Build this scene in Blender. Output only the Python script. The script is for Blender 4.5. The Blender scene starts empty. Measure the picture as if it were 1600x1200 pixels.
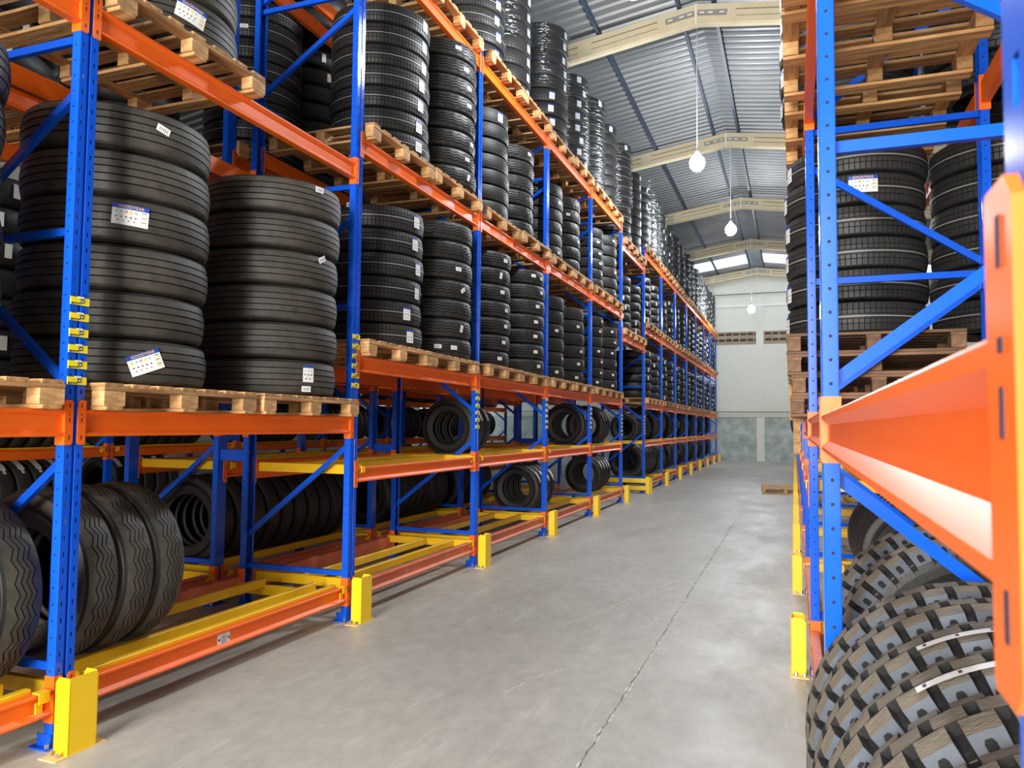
import bpy, bmesh, math, random
from mathutils import Matrix, Vector
random.seed(7)
PI = math.pi
SC = bpy.context.scene
COL = SC.collection

# ------------------------------------------------------------------ camera
cam_d = bpy.data.cameras.new('camera'); cam = bpy.data.objects.new('camera', cam_d); COL.objects.link(cam)
RT = Vector((0.93754457, 0.34774412, 0.00917703)); UP = Vector((0.01044882, -0.0545203, 0.99845799)); FW = Vector((-0.34770823, 0.93600297, 0.05474872))
cam.matrix_world = Matrix(((RT.x, UP.x, -FW.x, 0), (RT.y, UP.y, -FW.y, 0), (RT.z, UP.z, -FW.z, 1.7), (0, 0, 0, 1)))
cam_d.sensor_width = 36; cam_d.lens = 36 * 1187.55 / 1600; cam_d.clip_start = 0.02; cam_d.clip_end = 200
cam_d.dof.use_dof = True; cam_d.dof.focus_distance = 7.0; cam_d.dof.aperture_fstop = 11
SC.camera = cam

# ------------------------------------------------------------------ world, view and lights
SC.view_settings.view_transform = 'Standard'; SC.view_settings.look = 'None'
SC.view_settings.gamma = 1; SC.view_settings.use_curve_mapping = False
SC.view_settings.exposure = 0.68
SC.cycles.use_denoising = True
SC.cycles.max_bounces = 8
SC.cycles.sample_clamp_indirect = 6
w = bpy.data.worlds.new('sky'); SC.world = w; w.use_nodes = True
w.node_tree.nodes['Background'].inputs[0].default_value = (0.86, 0.93, 1.0, 1)
w.node_tree.nodes['Background'].inputs[1].default_value = 1.8

def area(name, loc, rot, sx, sy, power, col):
    l = bpy.data.lights.new(name, 'AREA'); l.shape = 'RECTANGLE'; l.size = sx; l.size_y = sy; l.energy = power; l.color = col
    o = bpy.data.objects.new(name, l); COL.objects.link(o); o.location = loc; o.rotation_euler = rot; return o
# daylight coming in through the loading door behind the camera, down the aisle
area('loading_door_daylight', (-2.0, -6.9, 3.2), (math.radians(94), 0, 0), 4.0, 4.4, 1600, (1.0, 0.95, 0.88))
LAMPS = [(-1.77, -3.8, 7.1), (-1.77, 8.9, 7.1), (-1.77, 15.3, 7.02), (-1.61, 21.8, 7.27), (-1.5, 28.3, 7.0), (-1.70, 34.5, 6.9)]  # first lamp is a guess, added behind the camera for its light
LAMP_W = 320

XL, XR = -3.643, 0.095           # aisle faces of the two racks
Y1, BAY = 2.971, 2.7843
DEP = 1.15
def PY(k): return Y1 + k * BAY   # near corner of post k (k=0 is the first whole post)

# ------------------------------------------------------------------ materials
MATS = {}
def mat(name, col, rough=0.5, metal=0.0, noise=0.0, nscale=8.0, bump=0.0, bscale=30.0, col2=None, rand=0.0, spec=0.5, coat=0.0, stretch=None):
    if name in MATS: return MATS[name]
    m = bpy.data.materials.new(name); m.use_nodes = True; nt = m.node_tree; b = nt.nodes['Principled BSDF']
    b.inputs['Base Color'].default_value = (*col, 1); b.inputs['Roughness'].default_value = rough; b.inputs['Metallic'].default_value = metal
    b.inputs['Specular IOR Level'].default_value = spec
    if coat: b.inputs['Coat Weight'].default_value = coat; b.inputs['Coat Roughness'].default_value = 0.15
    tc = nt.nodes.new('ShaderNodeTexCoord'); vec = tc.outputs['Object']
    if stretch:
        mp = nt.nodes.new('ShaderNodeMapping'); mp.inputs['Scale'].default_value = stretch; nt.links.new(vec, mp.inputs['Vector']); vec = mp.outputs['Vector']
    out = None
    if col2 is not None:
        n = nt.nodes.new('ShaderNodeTexNoise'); n.inputs['Scale'].default_value = nscale; n.inputs['Detail'].default_value = 6; n.inputs['Roughness'].default_value = 0.65
        nt.links.new(vec, n.inputs['Vector'])
        r = nt.nodes.new('ShaderNodeValToRGB'); r.color_ramp.elements[0].position = 0.5 - noise; r.color_ramp.elements[1].position = 0.5 + noise
        r.color_ramp.elements[0].color = (*col, 1); r.color_ramp.elements[1].color = (*col2, 1)
        nt.links.new(n.outputs['Fac'], r.inputs['Fac']); out = r.outputs['Color']
    if rand:
        oi = nt.nodes.new('ShaderNodeObjectInfo'); h = nt.nodes.new('ShaderNodeHueSaturation')
        mr = nt.nodes.new('ShaderNodeMapRange'); mr.inputs['To Min'].default_value = 1 - rand; mr.inputs['To Max'].default_value = 1 + rand * 0.7
        nt.links.new(oi.outputs['Random'], mr.inputs['Value']); nt.links.new(mr.outputs['Result'], h.inputs['Value'])
        if out: nt.links.new(out, h.inputs['Color'])
        else: h.inputs['Color'].default_value = (*col, 1)
        out = h.outputs['Color']
    if out: nt.links.new(out, b.inputs['Base Color'])
    if bump:
        n2 = nt.nodes.new('ShaderNodeTexNoise'); n2.inputs['Scale'].default_value = bscale; n2.inputs['Detail'].default_value = 4
        nt.links.new(vec, n2.inputs['Vector'])
        bp = nt.nodes.new('ShaderNodeBump'); bp.inputs['Strength'].default_value = bump; bp.inputs['Distance'].default_value = 0.01
        nt.links.new(n2.outputs['Fac'], bp.inputs['Height']); nt.links.new(bp.outputs['Normal'], b.inputs['Normal'])
    MATS[name] = m; return m

BLUE = mat('blue_enamel', (0.005, 0.085, 0.62), 0.15, noise=0.3, nscale=3, col2=(0.008, 0.10, 0.68), spec=0.3)
ORANGE = mat('orange_enamel', (0.86, 0.125, 0.008), 0.36, noise=0.25, nscale=2.5, col2=(0.92, 0.16, 0.012), spec=0.32)
ORANGE_D = mat('dusty_orange_enamel', (0.62, 0.13, 0.04), 0.5, noise=0.2, nscale=5, col2=(0.78, 0.20, 0.09))
YELLOW = mat('yellow_enamel', (0.90, 0.50, 0.004), 0.40, noise=0.25, nscale=4, col2=(0.95, 0.58, 0.01))
GUARD = mat('guard_yellow', (0.93, 0.60, 0.004), 0.42, noise=0.25, nscale=4, col2=(0.95, 0.64, 0.01))
STEEL = mat('zinc_steel', (0.62, 0.63, 0.64), 0.3, metal=0.85)
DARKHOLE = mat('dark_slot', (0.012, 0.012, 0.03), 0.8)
RUB = mat('black_rubber', (0.017, 0.017, 0.017), 0.52, noise=0.28, nscale=5, col2=(0.034, 0.033, 0.030), rand=0.25, bump=0.15, bscale=90, spec=0.42)
RUB_D = mat('dusty_rubber', (0.030, 0.028, 0.024), 0.55, noise=0.2, nscale=7, col2=(0.075, 0.066, 0.052), rand=0.2, bump=0.25, bscale=70, spec=0.45)
RUB_TAN = mat('tan_dusty_rubber', (0.115, 0.098, 0.070), 0.75, noise=0.22, nscale=9, col2=(0.20, 0.17, 0.125), rand=0.08, bump=0.5, bscale=60, stretch=(1, 1, 3))
RUB_SIDE = mat('grey_blue_rubber', (0.050, 0.062, 0.080), 0.36, noise=0.2, nscale=6, col2=(0.095, 0.112, 0.135), rand=0.06)
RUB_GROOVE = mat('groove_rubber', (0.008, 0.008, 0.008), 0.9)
WHITE_LINE = mat('white_line', (0.55, 0.55, 0.53), 0.6)
PAPER = mat('white_paper', (0.80, 0.80, 0.77), 0.6, noise=0.2, nscale=30, col2=(0.70, 0.70, 0.68))
P_BLUE = mat('label_blue', (0.01, 0.06, 0.42), 0.45)
P_YEL = mat('label_yellow', (0.95, 0.62, 0.02), 0.45)
P_ORG = mat('label_orange', (0.85, 0.25, 0.05), 0.5)
P_CYAN = mat('label_cyan', (0.25, 0.55, 0.75), 0.5)
P_GRN = mat('label_green', (0.45, 0.68, 0.12), 0.5)
P_INK = mat('label_ink', (0.06, 0.06, 0.08), 0.6)
def wood(name, c1, c2):
    return mat(name, c1, 0.7, noise=0.22, nscale=2.2, col2=c2, rand=0.28, bump=0.25, bscale=10, stretch=(6, 6, 6))
WOODX = mat('pallet_wood_across', (0.27, 0.12, 0.035), 0.72, noise=0.16, nscale=2.6, col2=(0.72, 0.42, 0.17), rand=0.32, bump=0.5, bscale=12, stretch=(0.8, 9, 9))
WOODY = mat('pallet_wood_along', (0.28, 0.125, 0.038), 0.72, noise=0.16, nscale=2.6, col2=(0.72, 0.42, 0.17), rand=0.32, bump=0.5, bscale=12, stretch=(9, 0.8, 9))
WOODB = mat('pallet_block_wood', (0.34, 0.165, 0.055), 0.75, noise=0.18, nscale=4, col2=(0.78, 0.47, 0.20), rand=0.3, bump=0.4, bscale=14, stretch=(2, 2, 8))
DWX = mat('dark_wood_across', (0.10, 0.05, 0.025), 0.75, noise=0.2, nscale=2.6, col2=(0.27, 0.15, 0.08), rand=0.3, bump=0.5, bscale=12, stretch=(0.8, 9, 9))  # pallet wood darkened to stand in for weak light on the pile
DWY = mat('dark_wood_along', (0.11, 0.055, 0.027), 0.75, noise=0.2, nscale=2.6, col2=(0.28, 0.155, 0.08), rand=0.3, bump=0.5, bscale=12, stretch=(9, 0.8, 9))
CONC = mat('pale_concrete_beam', (0.56, 0.48, 0.32), 0.8, noise=0.2, nscale=2, col2=(0.66, 0.57, 0.39), bump=0.15, bscale=14)
CREAM = mat('cream_paint', (0.66, 0.66, 0.58), 0.75, noise=0.15, nscale=0.6, col2=(0.70, 0.70, 0.62))
GREYW = mat('rough_grey_render', (0.27, 0.32, 0.29), 0.85, noise=0.16, nscale=1.8, col2=(0.52, 0.56, 0.52), bump=0.4, bscale=5)
PURL = mat('dark_blue_purlin', (0.045, 0.065, 0.11), 0.5)
LAMPM = None

def floor_mat():
    m = bpy.data.materials.new('polished_concrete'); m.use_nodes = True; nt = m.node_tree; N = nt.nodes; L = nt.links; b = N['Principled BSDF']
    tc = N.new('ShaderNodeTexCoord')
    def noise(sc, det, st, rough=0.6):
        mp = N.new('ShaderNodeMapping'); mp.inputs['Scale'].default_value = st; L.new(tc.outputs['Object'], mp.inputs['Vector'])
        n = N.new('ShaderNodeTexNoise'); n.inputs['Scale'].default_value = sc; n.inputs['Detail'].default_value = det; n.inputs['Roughness'].default_value = rough
        L.new(mp.outputs['Vector'], n.inputs['Vector']); return n.outputs['Fac']
    def ramp(src, p0, c0, p1, c1):
        r = N.new('ShaderNodeValToRGB'); e = r.color_ramp.elements; e[0].position = p0; e[0].color = (*c0, 1); e[1].position = p1; e[1].color = (*c1, 1)
        L.new(src, r.inputs['Fac']); return r.outputs['Color']
    def mix(a, bb, fac, mode='MIX'):
        x = N.new('ShaderNodeMix'); x.data_type = 'RGBA'; x.blend_type = mode
        if isinstance(fac, float): x.inputs[0].default_value = fac
        else: L.new(fac, x.inputs[0])
        L.new(a, x.inputs[6]); L.new(bb, x.inputs[7]); return x.outputs[2]
    base = ramp(noise(0.45, 5, (1, 0.5, 1)), 0.33, (0.36, 0.353, 0.312), 0.70, (0.50, 0.486, 0.437))
    fine = ramp(noise(9, 8, (1, 0.6, 1), 0.7), 0.3, (0.80, 0.80, 0.80), 0.7, (1.06, 1.06, 1.06))
    c = mix(base, fine, 1.0, 'MULTIPLY')
    # pale scuffs running mostly along the aisle
    sc = ramp(noise(2.2, 10, (2.6, 0.45, 1), 0.78), 0.56, (0, 0, 0), 0.74, (1, 1, 1))
    wh = N.new('ShaderNodeRGB'); wh.outputs[0].default_value = (0.66, 0.65, 0.61, 1)
    x = N.new('ShaderNodeMix'); x.data_type = 'RGBA'; mul = N.new('ShaderNodeMath'); mul.operation = 'MULTIPLY'; mul.inputs[1].default_value = 0.6
    L.new(sc, mul.inputs[0]); c = mix(c, wh.outputs[0], mul.outputs[0])
    sp = ramp(noise(38, 3, (1, 1, 1)), 0.70, (0, 0, 0), 0.76, (1, 1, 1))
    m2 = N.new('ShaderNodeMath'); m2.operation = 'MULTIPLY'; m2.inputs[1].default_value = 0.5; L.new(sp, m2.inputs[0]); c = mix(c, wh.outputs[0], m2.outputs[0])
    L.new(c, b.inputs['Base Color'])
    rr = ramp(noise(1.5, 6, (1, 0.5, 1)), 0.3, (0.38,) * 3, 0.7, (0.6,) * 3); L.new(rr, b.inputs['Roughness'])
    bp = N.new('ShaderNodeBump'); bp.inputs['Strength'].default_value = 0.12; bp.inputs['Distance'].default_value = 0.004
    L.new(noise(14, 8, (1, 1, 1)), bp.inputs['Height']); L.new(bp.outputs['Normal'], b.inputs['Normal'])
    return m
FLOOR = floor_mat()

def roof_mat():
    m = mat('galvanised_sheet', (0.165, 0.176, 0.184), 0.42, metal=0.25, noise=0.2, nscale=0.8, col2=(0.235, 0.245, 0.25), rand=0.06)
    return m
ROOF = roof_mat()

def film_mat():
    m = bpy.data.materials.new('stretch_film'); m.use_nodes = True; nt = m.node_tree; N = nt.nodes; L = nt.links
    out = N['Material Output']; N.remove(N['Principled BSDF'])
    t = N.new('ShaderNodeBsdfTransparent'); t.inputs[0].default_value = (0.93, 0.95, 0.96, 1)
    g = N.new('ShaderNodeBsdfGlossy'); g.inputs['Roughness'].default_value = 0.24; g.inputs[0].default_value = (0.9, 0.9, 0.9, 1)
    mx = N.new('ShaderNodeMixShader'); mx.inputs[0].default_value = 0.075
    tc = N.new('ShaderNodeTexCoord'); mp = N.new('ShaderNodeMapping'); mp.inputs['Scale'].default_value = (1, 1, 5); n = N.new('ShaderNodeTexNoise'); n.inputs['Scale'].default_value = 5
    L.new(tc.outputs['Object'], mp.inputs[0]); L.new(mp.outputs[0], n.inputs['Vector'])
    bp = N.new('ShaderNodeBump'); bp.inputs['Strength'].default_value = 0.9; bp.inputs['Distance'].default_value = 0.05; L.new(n.outputs['Fac'], bp.inputs['Height']); L.new(bp.outputs[0], g.inputs['Normal'])
    L.new(t.outputs[0], mx.inputs[1]); L.new(g.outputs[0], mx.inputs[2]); L.new(mx.outputs[0], out.inputs[0]); return m
FILM = film_mat()

def translucent(name, col):
    m = bpy.data.materials.new(name); m.use_nodes = True; nt = m.node_tree; N = nt.nodes; N.remove(N['Principled BSDF'])
    a = N.new('ShaderNodeBsdfTranslucent'); a.inputs[0].default_value = (*col, 1); t = N.new('ShaderNodeBsdfTransparent'); t.inputs[0].default_value = (0.9, 0.95, 1, 1)
    mx = N.new('ShaderNodeMixShader'); mx.inputs[0].default_value = 0.5; nt.links.new(a.outputs[0], mx.inputs[1]); nt.links.new(t.outputs[0], mx.inputs[2]); nt.links.new(mx.outputs[0], N['Material Output'].inputs[0]); return m
SKYLIGHT = translucent('translucent_sheet', (0.95, 0.97, 1.0))

# ------------------------------------------------------------------ mesh helpers
class MB:
    def __init__(s): s.v = []; s.f = []; s.m = []; s.sm = []
    def face(s, pts, m=0, smooth=False):
        b = len(s.v); s.v += [tuple(p) for p in pts]; s.f.append(tuple(range(b, b + len(pts)))); s.m.append(m); s.sm.append(smooth)
    def box(s, x0, x1, y0, y1, z0, z1, m=0):
        b = len(s.v); s.v += [(x0, y0, z0), (x1, y0, z0), (x1, y1, z0), (x0, y1, z0), (x0, y0, z1), (x1, y0, z1), (x1, y1, z1), (x0, y1, z1)]
        for f in ((0, 3, 2, 1), (4, 5, 6, 7), (0, 1, 5, 4), (1, 2, 6, 5), (2, 3, 7, 6), (3, 0, 4, 7)):
            s.f.append(tuple(b + i for i in f)); s.m.append(m); s.sm.append(False)
    def cbox(s, x0, x1, y0, y1, z0, z1, c=0.004, m=0):     # box with chamfered vertical/horizontal edges (24 verts)
        b = len(s.v)
        for (z, i) in ((z0, c), (z0 + c, 0), (z1 - c, 0), (z1, c)):
            s.v += [(x0 + i + c, y0 + i, z), (x1 - i - c, y0 + i, z), (x1 - i, y0 + i + c, z), (x1 - i, y1 - i - c, z), (x1 - i - c, y1 - i, z), (x0 + i + c, y1 - i, z), (x0 + i, y1 - i - c, z), (x0 + i, y0 + i + c, z)]
        for r in range(3):
            for k in range(8):
                s.f.append((b + r * 8 + k, b + r * 8 + (k + 1) % 8, b + r * 8 + 8 + (k + 1) % 8, b + r * 8 + 8 + k)); s.m.append(m); s.sm.append(False)
        s.f.append(tuple(b + 7 - k for k in range(8))); s.m.append(m); s.sm.append(False)
        s.f.append(tuple(b + 24 + k for k in range(8))); s.m.append(m); s.sm.append(False)
    def prof(s, pts, p0, p1, xa, ya, m=0, cap=True, closed=True, smooth=False):   # extrude 2-D profile from p0 to p1
        p0, p1, xa, ya = Vector(p0), Vector(p1), Vector(xa), Vector(ya); n = len(pts); b = len(s.v)
        for p in (p0, p1):
            for (u, v) in pts: s.v.append(tuple(p + xa * u + ya * v))
        for k in range(n if closed else n - 1):
            s.f.append((b + k, b + (k + 1) % n, b + n + (k + 1) % n, b + n + k)); s.m.append(m); s.sm.append(smooth)
        if cap and closed:
            s.f.append(tuple(b + n - 1 - k for k in range(n))); s.m.append(m); s.sm.append(False)
            s.f.append(tuple(b + n + k for k in range(n))); s.m.append(m); s.sm.append(False)
    def tube(s, p0, p1, r, n=8, m=0):
        p0, p1 = Vector(p0), Vector(p1); d = (p1 - p0).normalized(); a = d.orthogonal().normalized(); c = d.cross(a)
        s.prof([(r * math.cos(2 * PI * k / n), r * math.sin(2 * PI * k / n)) for k in range(n)], p0, p1, a, c, m, smooth=True)
    def lathe(s, prof, c, n=16, m=0, smooth=True, axis='Z'):
        b = len(s.v); L = len(prof)
        for k in range(n):
            a = 2 * PI * k / n
            for (r, z) in prof:
                s.v.append((c[0] + r * math.cos(a), c[1] + r * math.sin(a), c[2] + z))
        for k in range(n):
            for j in range(L - 1):
                a0 = b + k * L + j; a1 = b + ((k + 1) % n) * L + j
                s.f.append((a0, a1, a1 + 1, a0 + 1)); s.m.append(m); s.sm.append(smooth)
    def mesh(s, name, mats):
        me = bpy.data.meshes.new(name); me.from_pydata(s.v, [], s.f)
        for q in (mats if isinstance(mats, (list, tuple)) else [mats]): me.materials.append(q)
        me.polygons.foreach_set('material_index', s.m); me.polygons.foreach_set('use_smooth', s.sm); me.update(); return me

def put(name, me, parent=None, loc=(0, 0, 0), rot=(0, 0, 0)):
    o = bpy.data.objects.new(name, me); COL.objects.link(o); o.location = loc; o.rotation_euler = rot
    if parent: o.parent = parent
    return o
def tag(o, label=None, cat=None, group=None, kind=None):
    if label: o['label'] = label
    if cat: o['category'] = cat
    if group: o['group'] = group
    if kind: o['kind'] = kind
    return o
def empty(name, loc, rot=(0, 0, 0), **k):
    o = bpy.data.objects.new(name, None); COL.objects.link(o); o.location = loc; o.rotation_euler = rot; o.empty_display_size = 0.1
    return tag(o, **k)
ORD = ['zeroth', 'first', 'second', 'third', 'fourth', 'fifth', 'sixth', 'seventh', 'eighth', 'ninth', 'tenth', 'eleventh', 'twelfth', 'thirteenth', 'fourteenth', 'fifteenth', 'sixteenth', 'seventeenth', 'eighteenth', 'nineteenth', 'twentieth']

# ------------------------------------------------------------------ building shell
WALLY = 41.2
RX, RZ, SL = -1.72, 9.98, 0.145      # ridge x, underside height of the sheet at the ridge, slope
def roofz(x): return RZ - SL * abs(x - RX)
X0, X1, YB = -17.5, 12.5, -7.2
m = MB(); m.box(X0, -1.032, YB, WALLY, -0.2, 0.0)
tag(put('floor', m.mesh('floor', FLOOR)), kind='structure')
m = MB(); m.box(-1.028, X1, YB, WALLY, -0.2, 0.0)
tag(put('floor', m.mesh('floor_b', FLOOR)), kind='structure')
# sawn joint between the two slabs: dark filler with chipped pale edges
m = MB(); m.box(-1.04, -1.02, YB, WALLY, -0.19, -0.0005)
rnd = random.Random(3)
yy = -1.0; px_ = -1.03
while yy < 14:
    ny = yy + rnd.uniform(.02, .06); nx = -1.03 + rnd.uniform(-.009, .009); wv = rnd.uniform(.0008, .0032)
    m.face([(px_ - wv, yy, .0004), (px_ + wv, yy, .0004), (nx + wv, ny, .0004), (nx - wv, ny, .0004)], 2); yy, px_ = ny, nx
y = 1.0
while y < 40:
    dy = rnd.uniform(0.02, 0.12)
    if rnd.random() < (0.75 if (4.6 < y < 6.0 or 6.9 < y < 9) else 0.35):
        for sx in (-1, 1):
            if rnd.random() < 0.6:
                x0 = -1.03 + sx * 0.003; x1 = x0 + sx * rnd.uniform(0.004, 0.02)
                m.face([(x0, y, 0.0006), (x1, y + dy * 0.3, 0.0006), (x1 - sx * .004, y + dy * .8, 0.0006), (x0, y + dy, 0.0006)], 1)
    y += dy + rnd.uniform(0, 0.04)
JD = mat('joint_filler', (0.33, 0.32, 0.28), 0.9); JC = mat('chipped_concrete', (0.66, 0.63, 0.54), 0.9)
tag(put('trim_1', m.mesh('floor_joint', [JD, JC, mat('crack_dark', (.07, .065, .055), .9)])), kind='structure')
# long pale scrape marks
m = MB()
def scrape(x0, y0, x1, y1, wd, n=14):
    d = Vector((x1 - x0, y1 - y0, 0)); L = d.length; d.normalize(); nn = Vector((-d.y, d.x, 0))
    for k in range(n):
        if rnd.random() < 0.18: continue
        a = Vector((x0, y0, .0008)) + d * (L * k / n) + nn * rnd.uniform(-.01, .01) + nn * 0.05 * math.sin(PI * k / n); b = a + d * (L / n * 0.95); q = wd * rnd.uniform(.4, 1)
        m.face([a - nn * q, b - nn * q * .8, b + nn * q * .8, a + nn * q])
scrape(-1.66, 7.0, -1.16, 8.9, 0.008); scrape(-1.60, 7.0, -1.2, 8.3, .006); scrape(-1.74, 4.62, -1.5, 5.25, 0.006); scrape(-1.45, 6.6, -1.38, 7.0, .006); scrape(-1.25, 6.5, -1.16, 6.52, .012, 3)
scrape(-1.9, 6.1, -1.66, 7.0, .004); scrape(-2.1, 10.4, -1.5, 12.2, .006); scrape(-2.4, 13, -2.0, 15.2, .008); scrape(-1.0, 10.6, -.7, 12.5, .006)
tag(put('trim_2', m.mesh('floor_scrapes', JC)), kind='structure')

# far wall: cream panels, grey rendered base, pilaster, ledges, two vent bands
pl = (-1.82, -1.44)
m = MB(); m.box(X0, X1, WALLY, WALLY + 0.25, 2.4, 6.03); m.box(X0, X1, WALLY, WALLY + 0.25, 6.71, 9.95)
m.box(-20, -5.2, WALLY + .01, WALLY + .24, 6.03, 6.71); m.box(pl[0], pl[1], WALLY, WALLY + .25, 6.03, 6.71); m.box(2.4, X1, WALLY + .01, WALLY + .24, 6.03, 6.71)
wf = tag(put('wall_far', m.mesh('wall_far', CREAM)), kind='structure')
m = MB(); m.box(X0, X1, WALLY - 0.02, WALLY + 0.2, 0, 2.25); put('wall_base', m.mesh('wall_base', GREYW), wf)
m = MB(); m.box(X0, X1, WALLY - 0.06, WALLY + 0.1, 2.25, 2.42); put('base_ledge', m.mesh('base_ledge', mat('pale_ledge', (0.62, 0.60, 0.50), 0.7)), wf)
m = MB(); m.box(pl[0], pl[1], WALLY - 0.05, WALLY + .1, 0, 9.5); put('pilaster', m.mesh('pilaster', CREAM), wf)
m = MB(); m.box(X0, X1, WALLY - 0.07, WALLY + .1, 8.02, 8.10); put('upper_ledge', m.mesh('upper_ledge', mat('white_ledge', (0.8, 0.8, 0.76), 0.6)), wf)
m = MB(); m.tube((X0, WALLY - 0.12, 2.52), (X1, WALLY - .12, 2.52), 0.02); m.tube((X0, WALLY - .12, 8.62), (X1, WALLY - .12, 8.72), 0.022); put('conduit', m.mesh('conduit', mat('grey_pipe', (0.12, 0.12, 0.12), 0.5)), wf)
m = MB()
for x in (-7.5, -4.7, 1.4, 4.3): m.box(x, x + .03, WALLY - .003, WALLY + .05, 2.4, 9.6)
put('panel_joint', m.mesh('panel_joint', mat('joint_grey', (0.33, 0.33, 0.3), .9)), wf)
VENT = mat('terracotta_vent', (0.30, 0.22, 0.15), 0.8, noise=.2, nscale=3, col2=(0.42, 0.32, 0.22))
def vent(n, xa, xb):
    m = MB(); m.box(xa, xb, WALLY + .03, WALLY + .2, 6.03, 6.12); m.box(xa, xb, WALLY + .03, WALLY + .2, 6.34, 6.44); m.box(xa, xb, WALLY + .03, WALLY + .2, 6.64, 6.71)
    x = xa
    while x < xb - .1:
        m.box(x, x + .07, WALLY + .05, WALLY + .2, 6.1, 6.7); x += 0.36
    v = tag(put('window_%d' % n, m.mesh('vent_frame', VENT)), kind='structure')
    g = MB(); g.box(xa, xb, WALLY + .21, WALLY + .22, 6.03, 6.71); put('screen', g.mesh('vent_screen', mat('vent_dark', (0.10, 0.085, 0.07), .9)), v)
    lv = MB(); lv.prof([(0, 0), (.1, .06), (.1, .075), (0, .015)], (xa, WALLY + .06, 6.14), (xb, WALLY + .06, 6.14), (0, 1, 0), (0, 0, 1)); lv.prof([(0, 0), (.1, .06), (.1, .075), (0, .015)], (xa, WALLY + .06, 6.46), (xb, WALLY + .06, 6.46), (0, 1, 0), (0, 0, 1))
    me = lv.mesh('vent_louvre', mat('louvre_tan', (0.62, 0.50, 0.34), .7)); put('louvre', me, v)
vent(1, -5.2, pl[0]); vent(2, pl[1], 2.4)
# side and rear walls
m = MB(); m.box(X0 - .2, X0, YB, WALLY, 0, 1.2); m.box(X0 - .2, X0, YB, WALLY, 3.2, 8.2); m.box(X0 - .2, X0, YB, 28.8, 1.2, 3.2)
for k in range(9, 13): m.box(X0 - .2, X0, YB + k * 4, YB + k * 4 + 1.2, 1.2, 3.2)
sw = tag(put('wall_left', m.mesh('wall_left', CREAM)), kind='structure')
for k in range(9, 12):
    g = MB(); g.box(X0 - .12, X0 - .1, YB + k * 4 + 1.2, YB + k * 4 + 4, 1.2, 3.2); wdw = put('window_%d' % (k - 6), g.mesh('side_glazing', SKYLIGHT)); tag(wdw, kind='structure')
m = MB(); m.box(X1, X1 + .2, YB, WALLY, 0, 8.5); tag(put('wall_right', m.mesh('wall_right', CREAM)), kind='structure')
m = MB(); m.box(X0, -5.2, YB - .2, YB, 0, 8.2); m.box(2.0, X1, YB - .2, YB, 0, 8.2); m.box(X0, X1, YB - .2, YB, 6.6, 9.9); tag(put('wall_rear', m.mesh('wall_rear', CREAM)), kind='structure')

# roof: corrugated sheets as separate lapped pieces, per slope
ceil = empty('ceiling', (RX, 0, RZ), kind='structure')
PITCH = 0.268; NP = 8
def sheet_mesh(sgn, xlen, mt, name):
    m = MB(); prof = []
    for k in range(NP):
        y = k * PITCH
        prof += [(y, 0), (y + .150, 0), (y + .172, -0.048), (y + .222, -0.048), (y + .250, 0)]
    prof.append((NP * PITCH, 0)); prof.append((NP * PITCH + .13, 0.003))
    pts = [(a, b) for a, b in prof]
    m.prof(pts, (0, 0, 0), (sgn * xlen, 0, -SL * xlen), (0, 1, 0), (0, 0, 1), closed=False)
    return m.mesh(name, mt)
sl_l = sheet_mesh(-1, 15.8, ROOF, 'roof_sheet_l'); sl_r = sheet_mesh(1, 14.3, ROOF, 'roof_sheet_r')
sk_l = sheet_mesh(-1, 15.8, SKYLIGHT, 'sky_sheet_l'); sk_r = sheet_mesh(1, 14.3, SKYLIGHT, 'sky_sheet_r')
y = YB; k = 0
n_sheets = int((WALLY - YB) / (NP * PITCH)) + 1
for k in range(n_sheets):
    yy = YB + k * NP * PITCH - 0.02 * (k % 2)
    sky = (k == n_sheets - 2)
    for me in ((sk_l, sk_r) if sky else (sl_l, sl_r)):
        put('roof_light_sheet' if sky else 'roof_sheet', me, ceil, (0, yy, 0.155 + 0.004 * (k % 2)))
cm = MB()
pts = []
cp = MB(); prof = [(-.32, -.32 * SL - .01), (-.02, -.006), (.02, -.006), (.32, -.32 * SL - .01)]
for k in range(NP * 1):
    y = k * PITCH
    cp.prof(prof, (0, y, 0), (0, y + .15, 0), (1, 0, 0), (0, 0, 1), closed=False)
    cp.prof([(a, b - .044) for a, b in prof], (0, y + .172, 0), (0, y + .222, 0), (1, 0, 0), (0, 0, 1), closed=False)
    for (ya, yb, za, zb) in ((y + .15, y + .172, 0, -.044), (y + .222, y + .25, -.044, 0), (y + .25, y + PITCH, 0, 0)):
        for j in range(3):
            (xa, z0), (xb, z1) = prof[j], prof[j + 1]; cp.face([(xa, ya, z0 + za), (xb, ya, z1 + za), (xb, yb, z1 + zb), (xa, yb, z0 + zb)])
cpm = cp.mesh('ridge_cap', mat('ridge_cap_sheet', (0.20, 0.22, 0.24), 0.5, metal=.1))
for k in range(n_sheets): put('ridge_cap', cpm, ceil, (0, YB + k * NP * PITCH, 0.145))
# purlins
for dx in (-14, -12, -10, -8, -6, -4.05, -1.95, -.33, .33, 2.0, 4.05, 6, 8, 10, 12):
    m = MB(); z = -SL * abs(dx)
    m.prof([(-.035, 0), (.035, 0), (.035, .012), (-.023, .012), (-.023, .088), (.035, .088), (.035, .1), (-.035, .1)], (dx, YB, z), (dx, WALLY, z), (1, 0, 0), (0, 0, 1))
    put('purlin', m.mesh('purlin', PURL), ceil)
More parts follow.
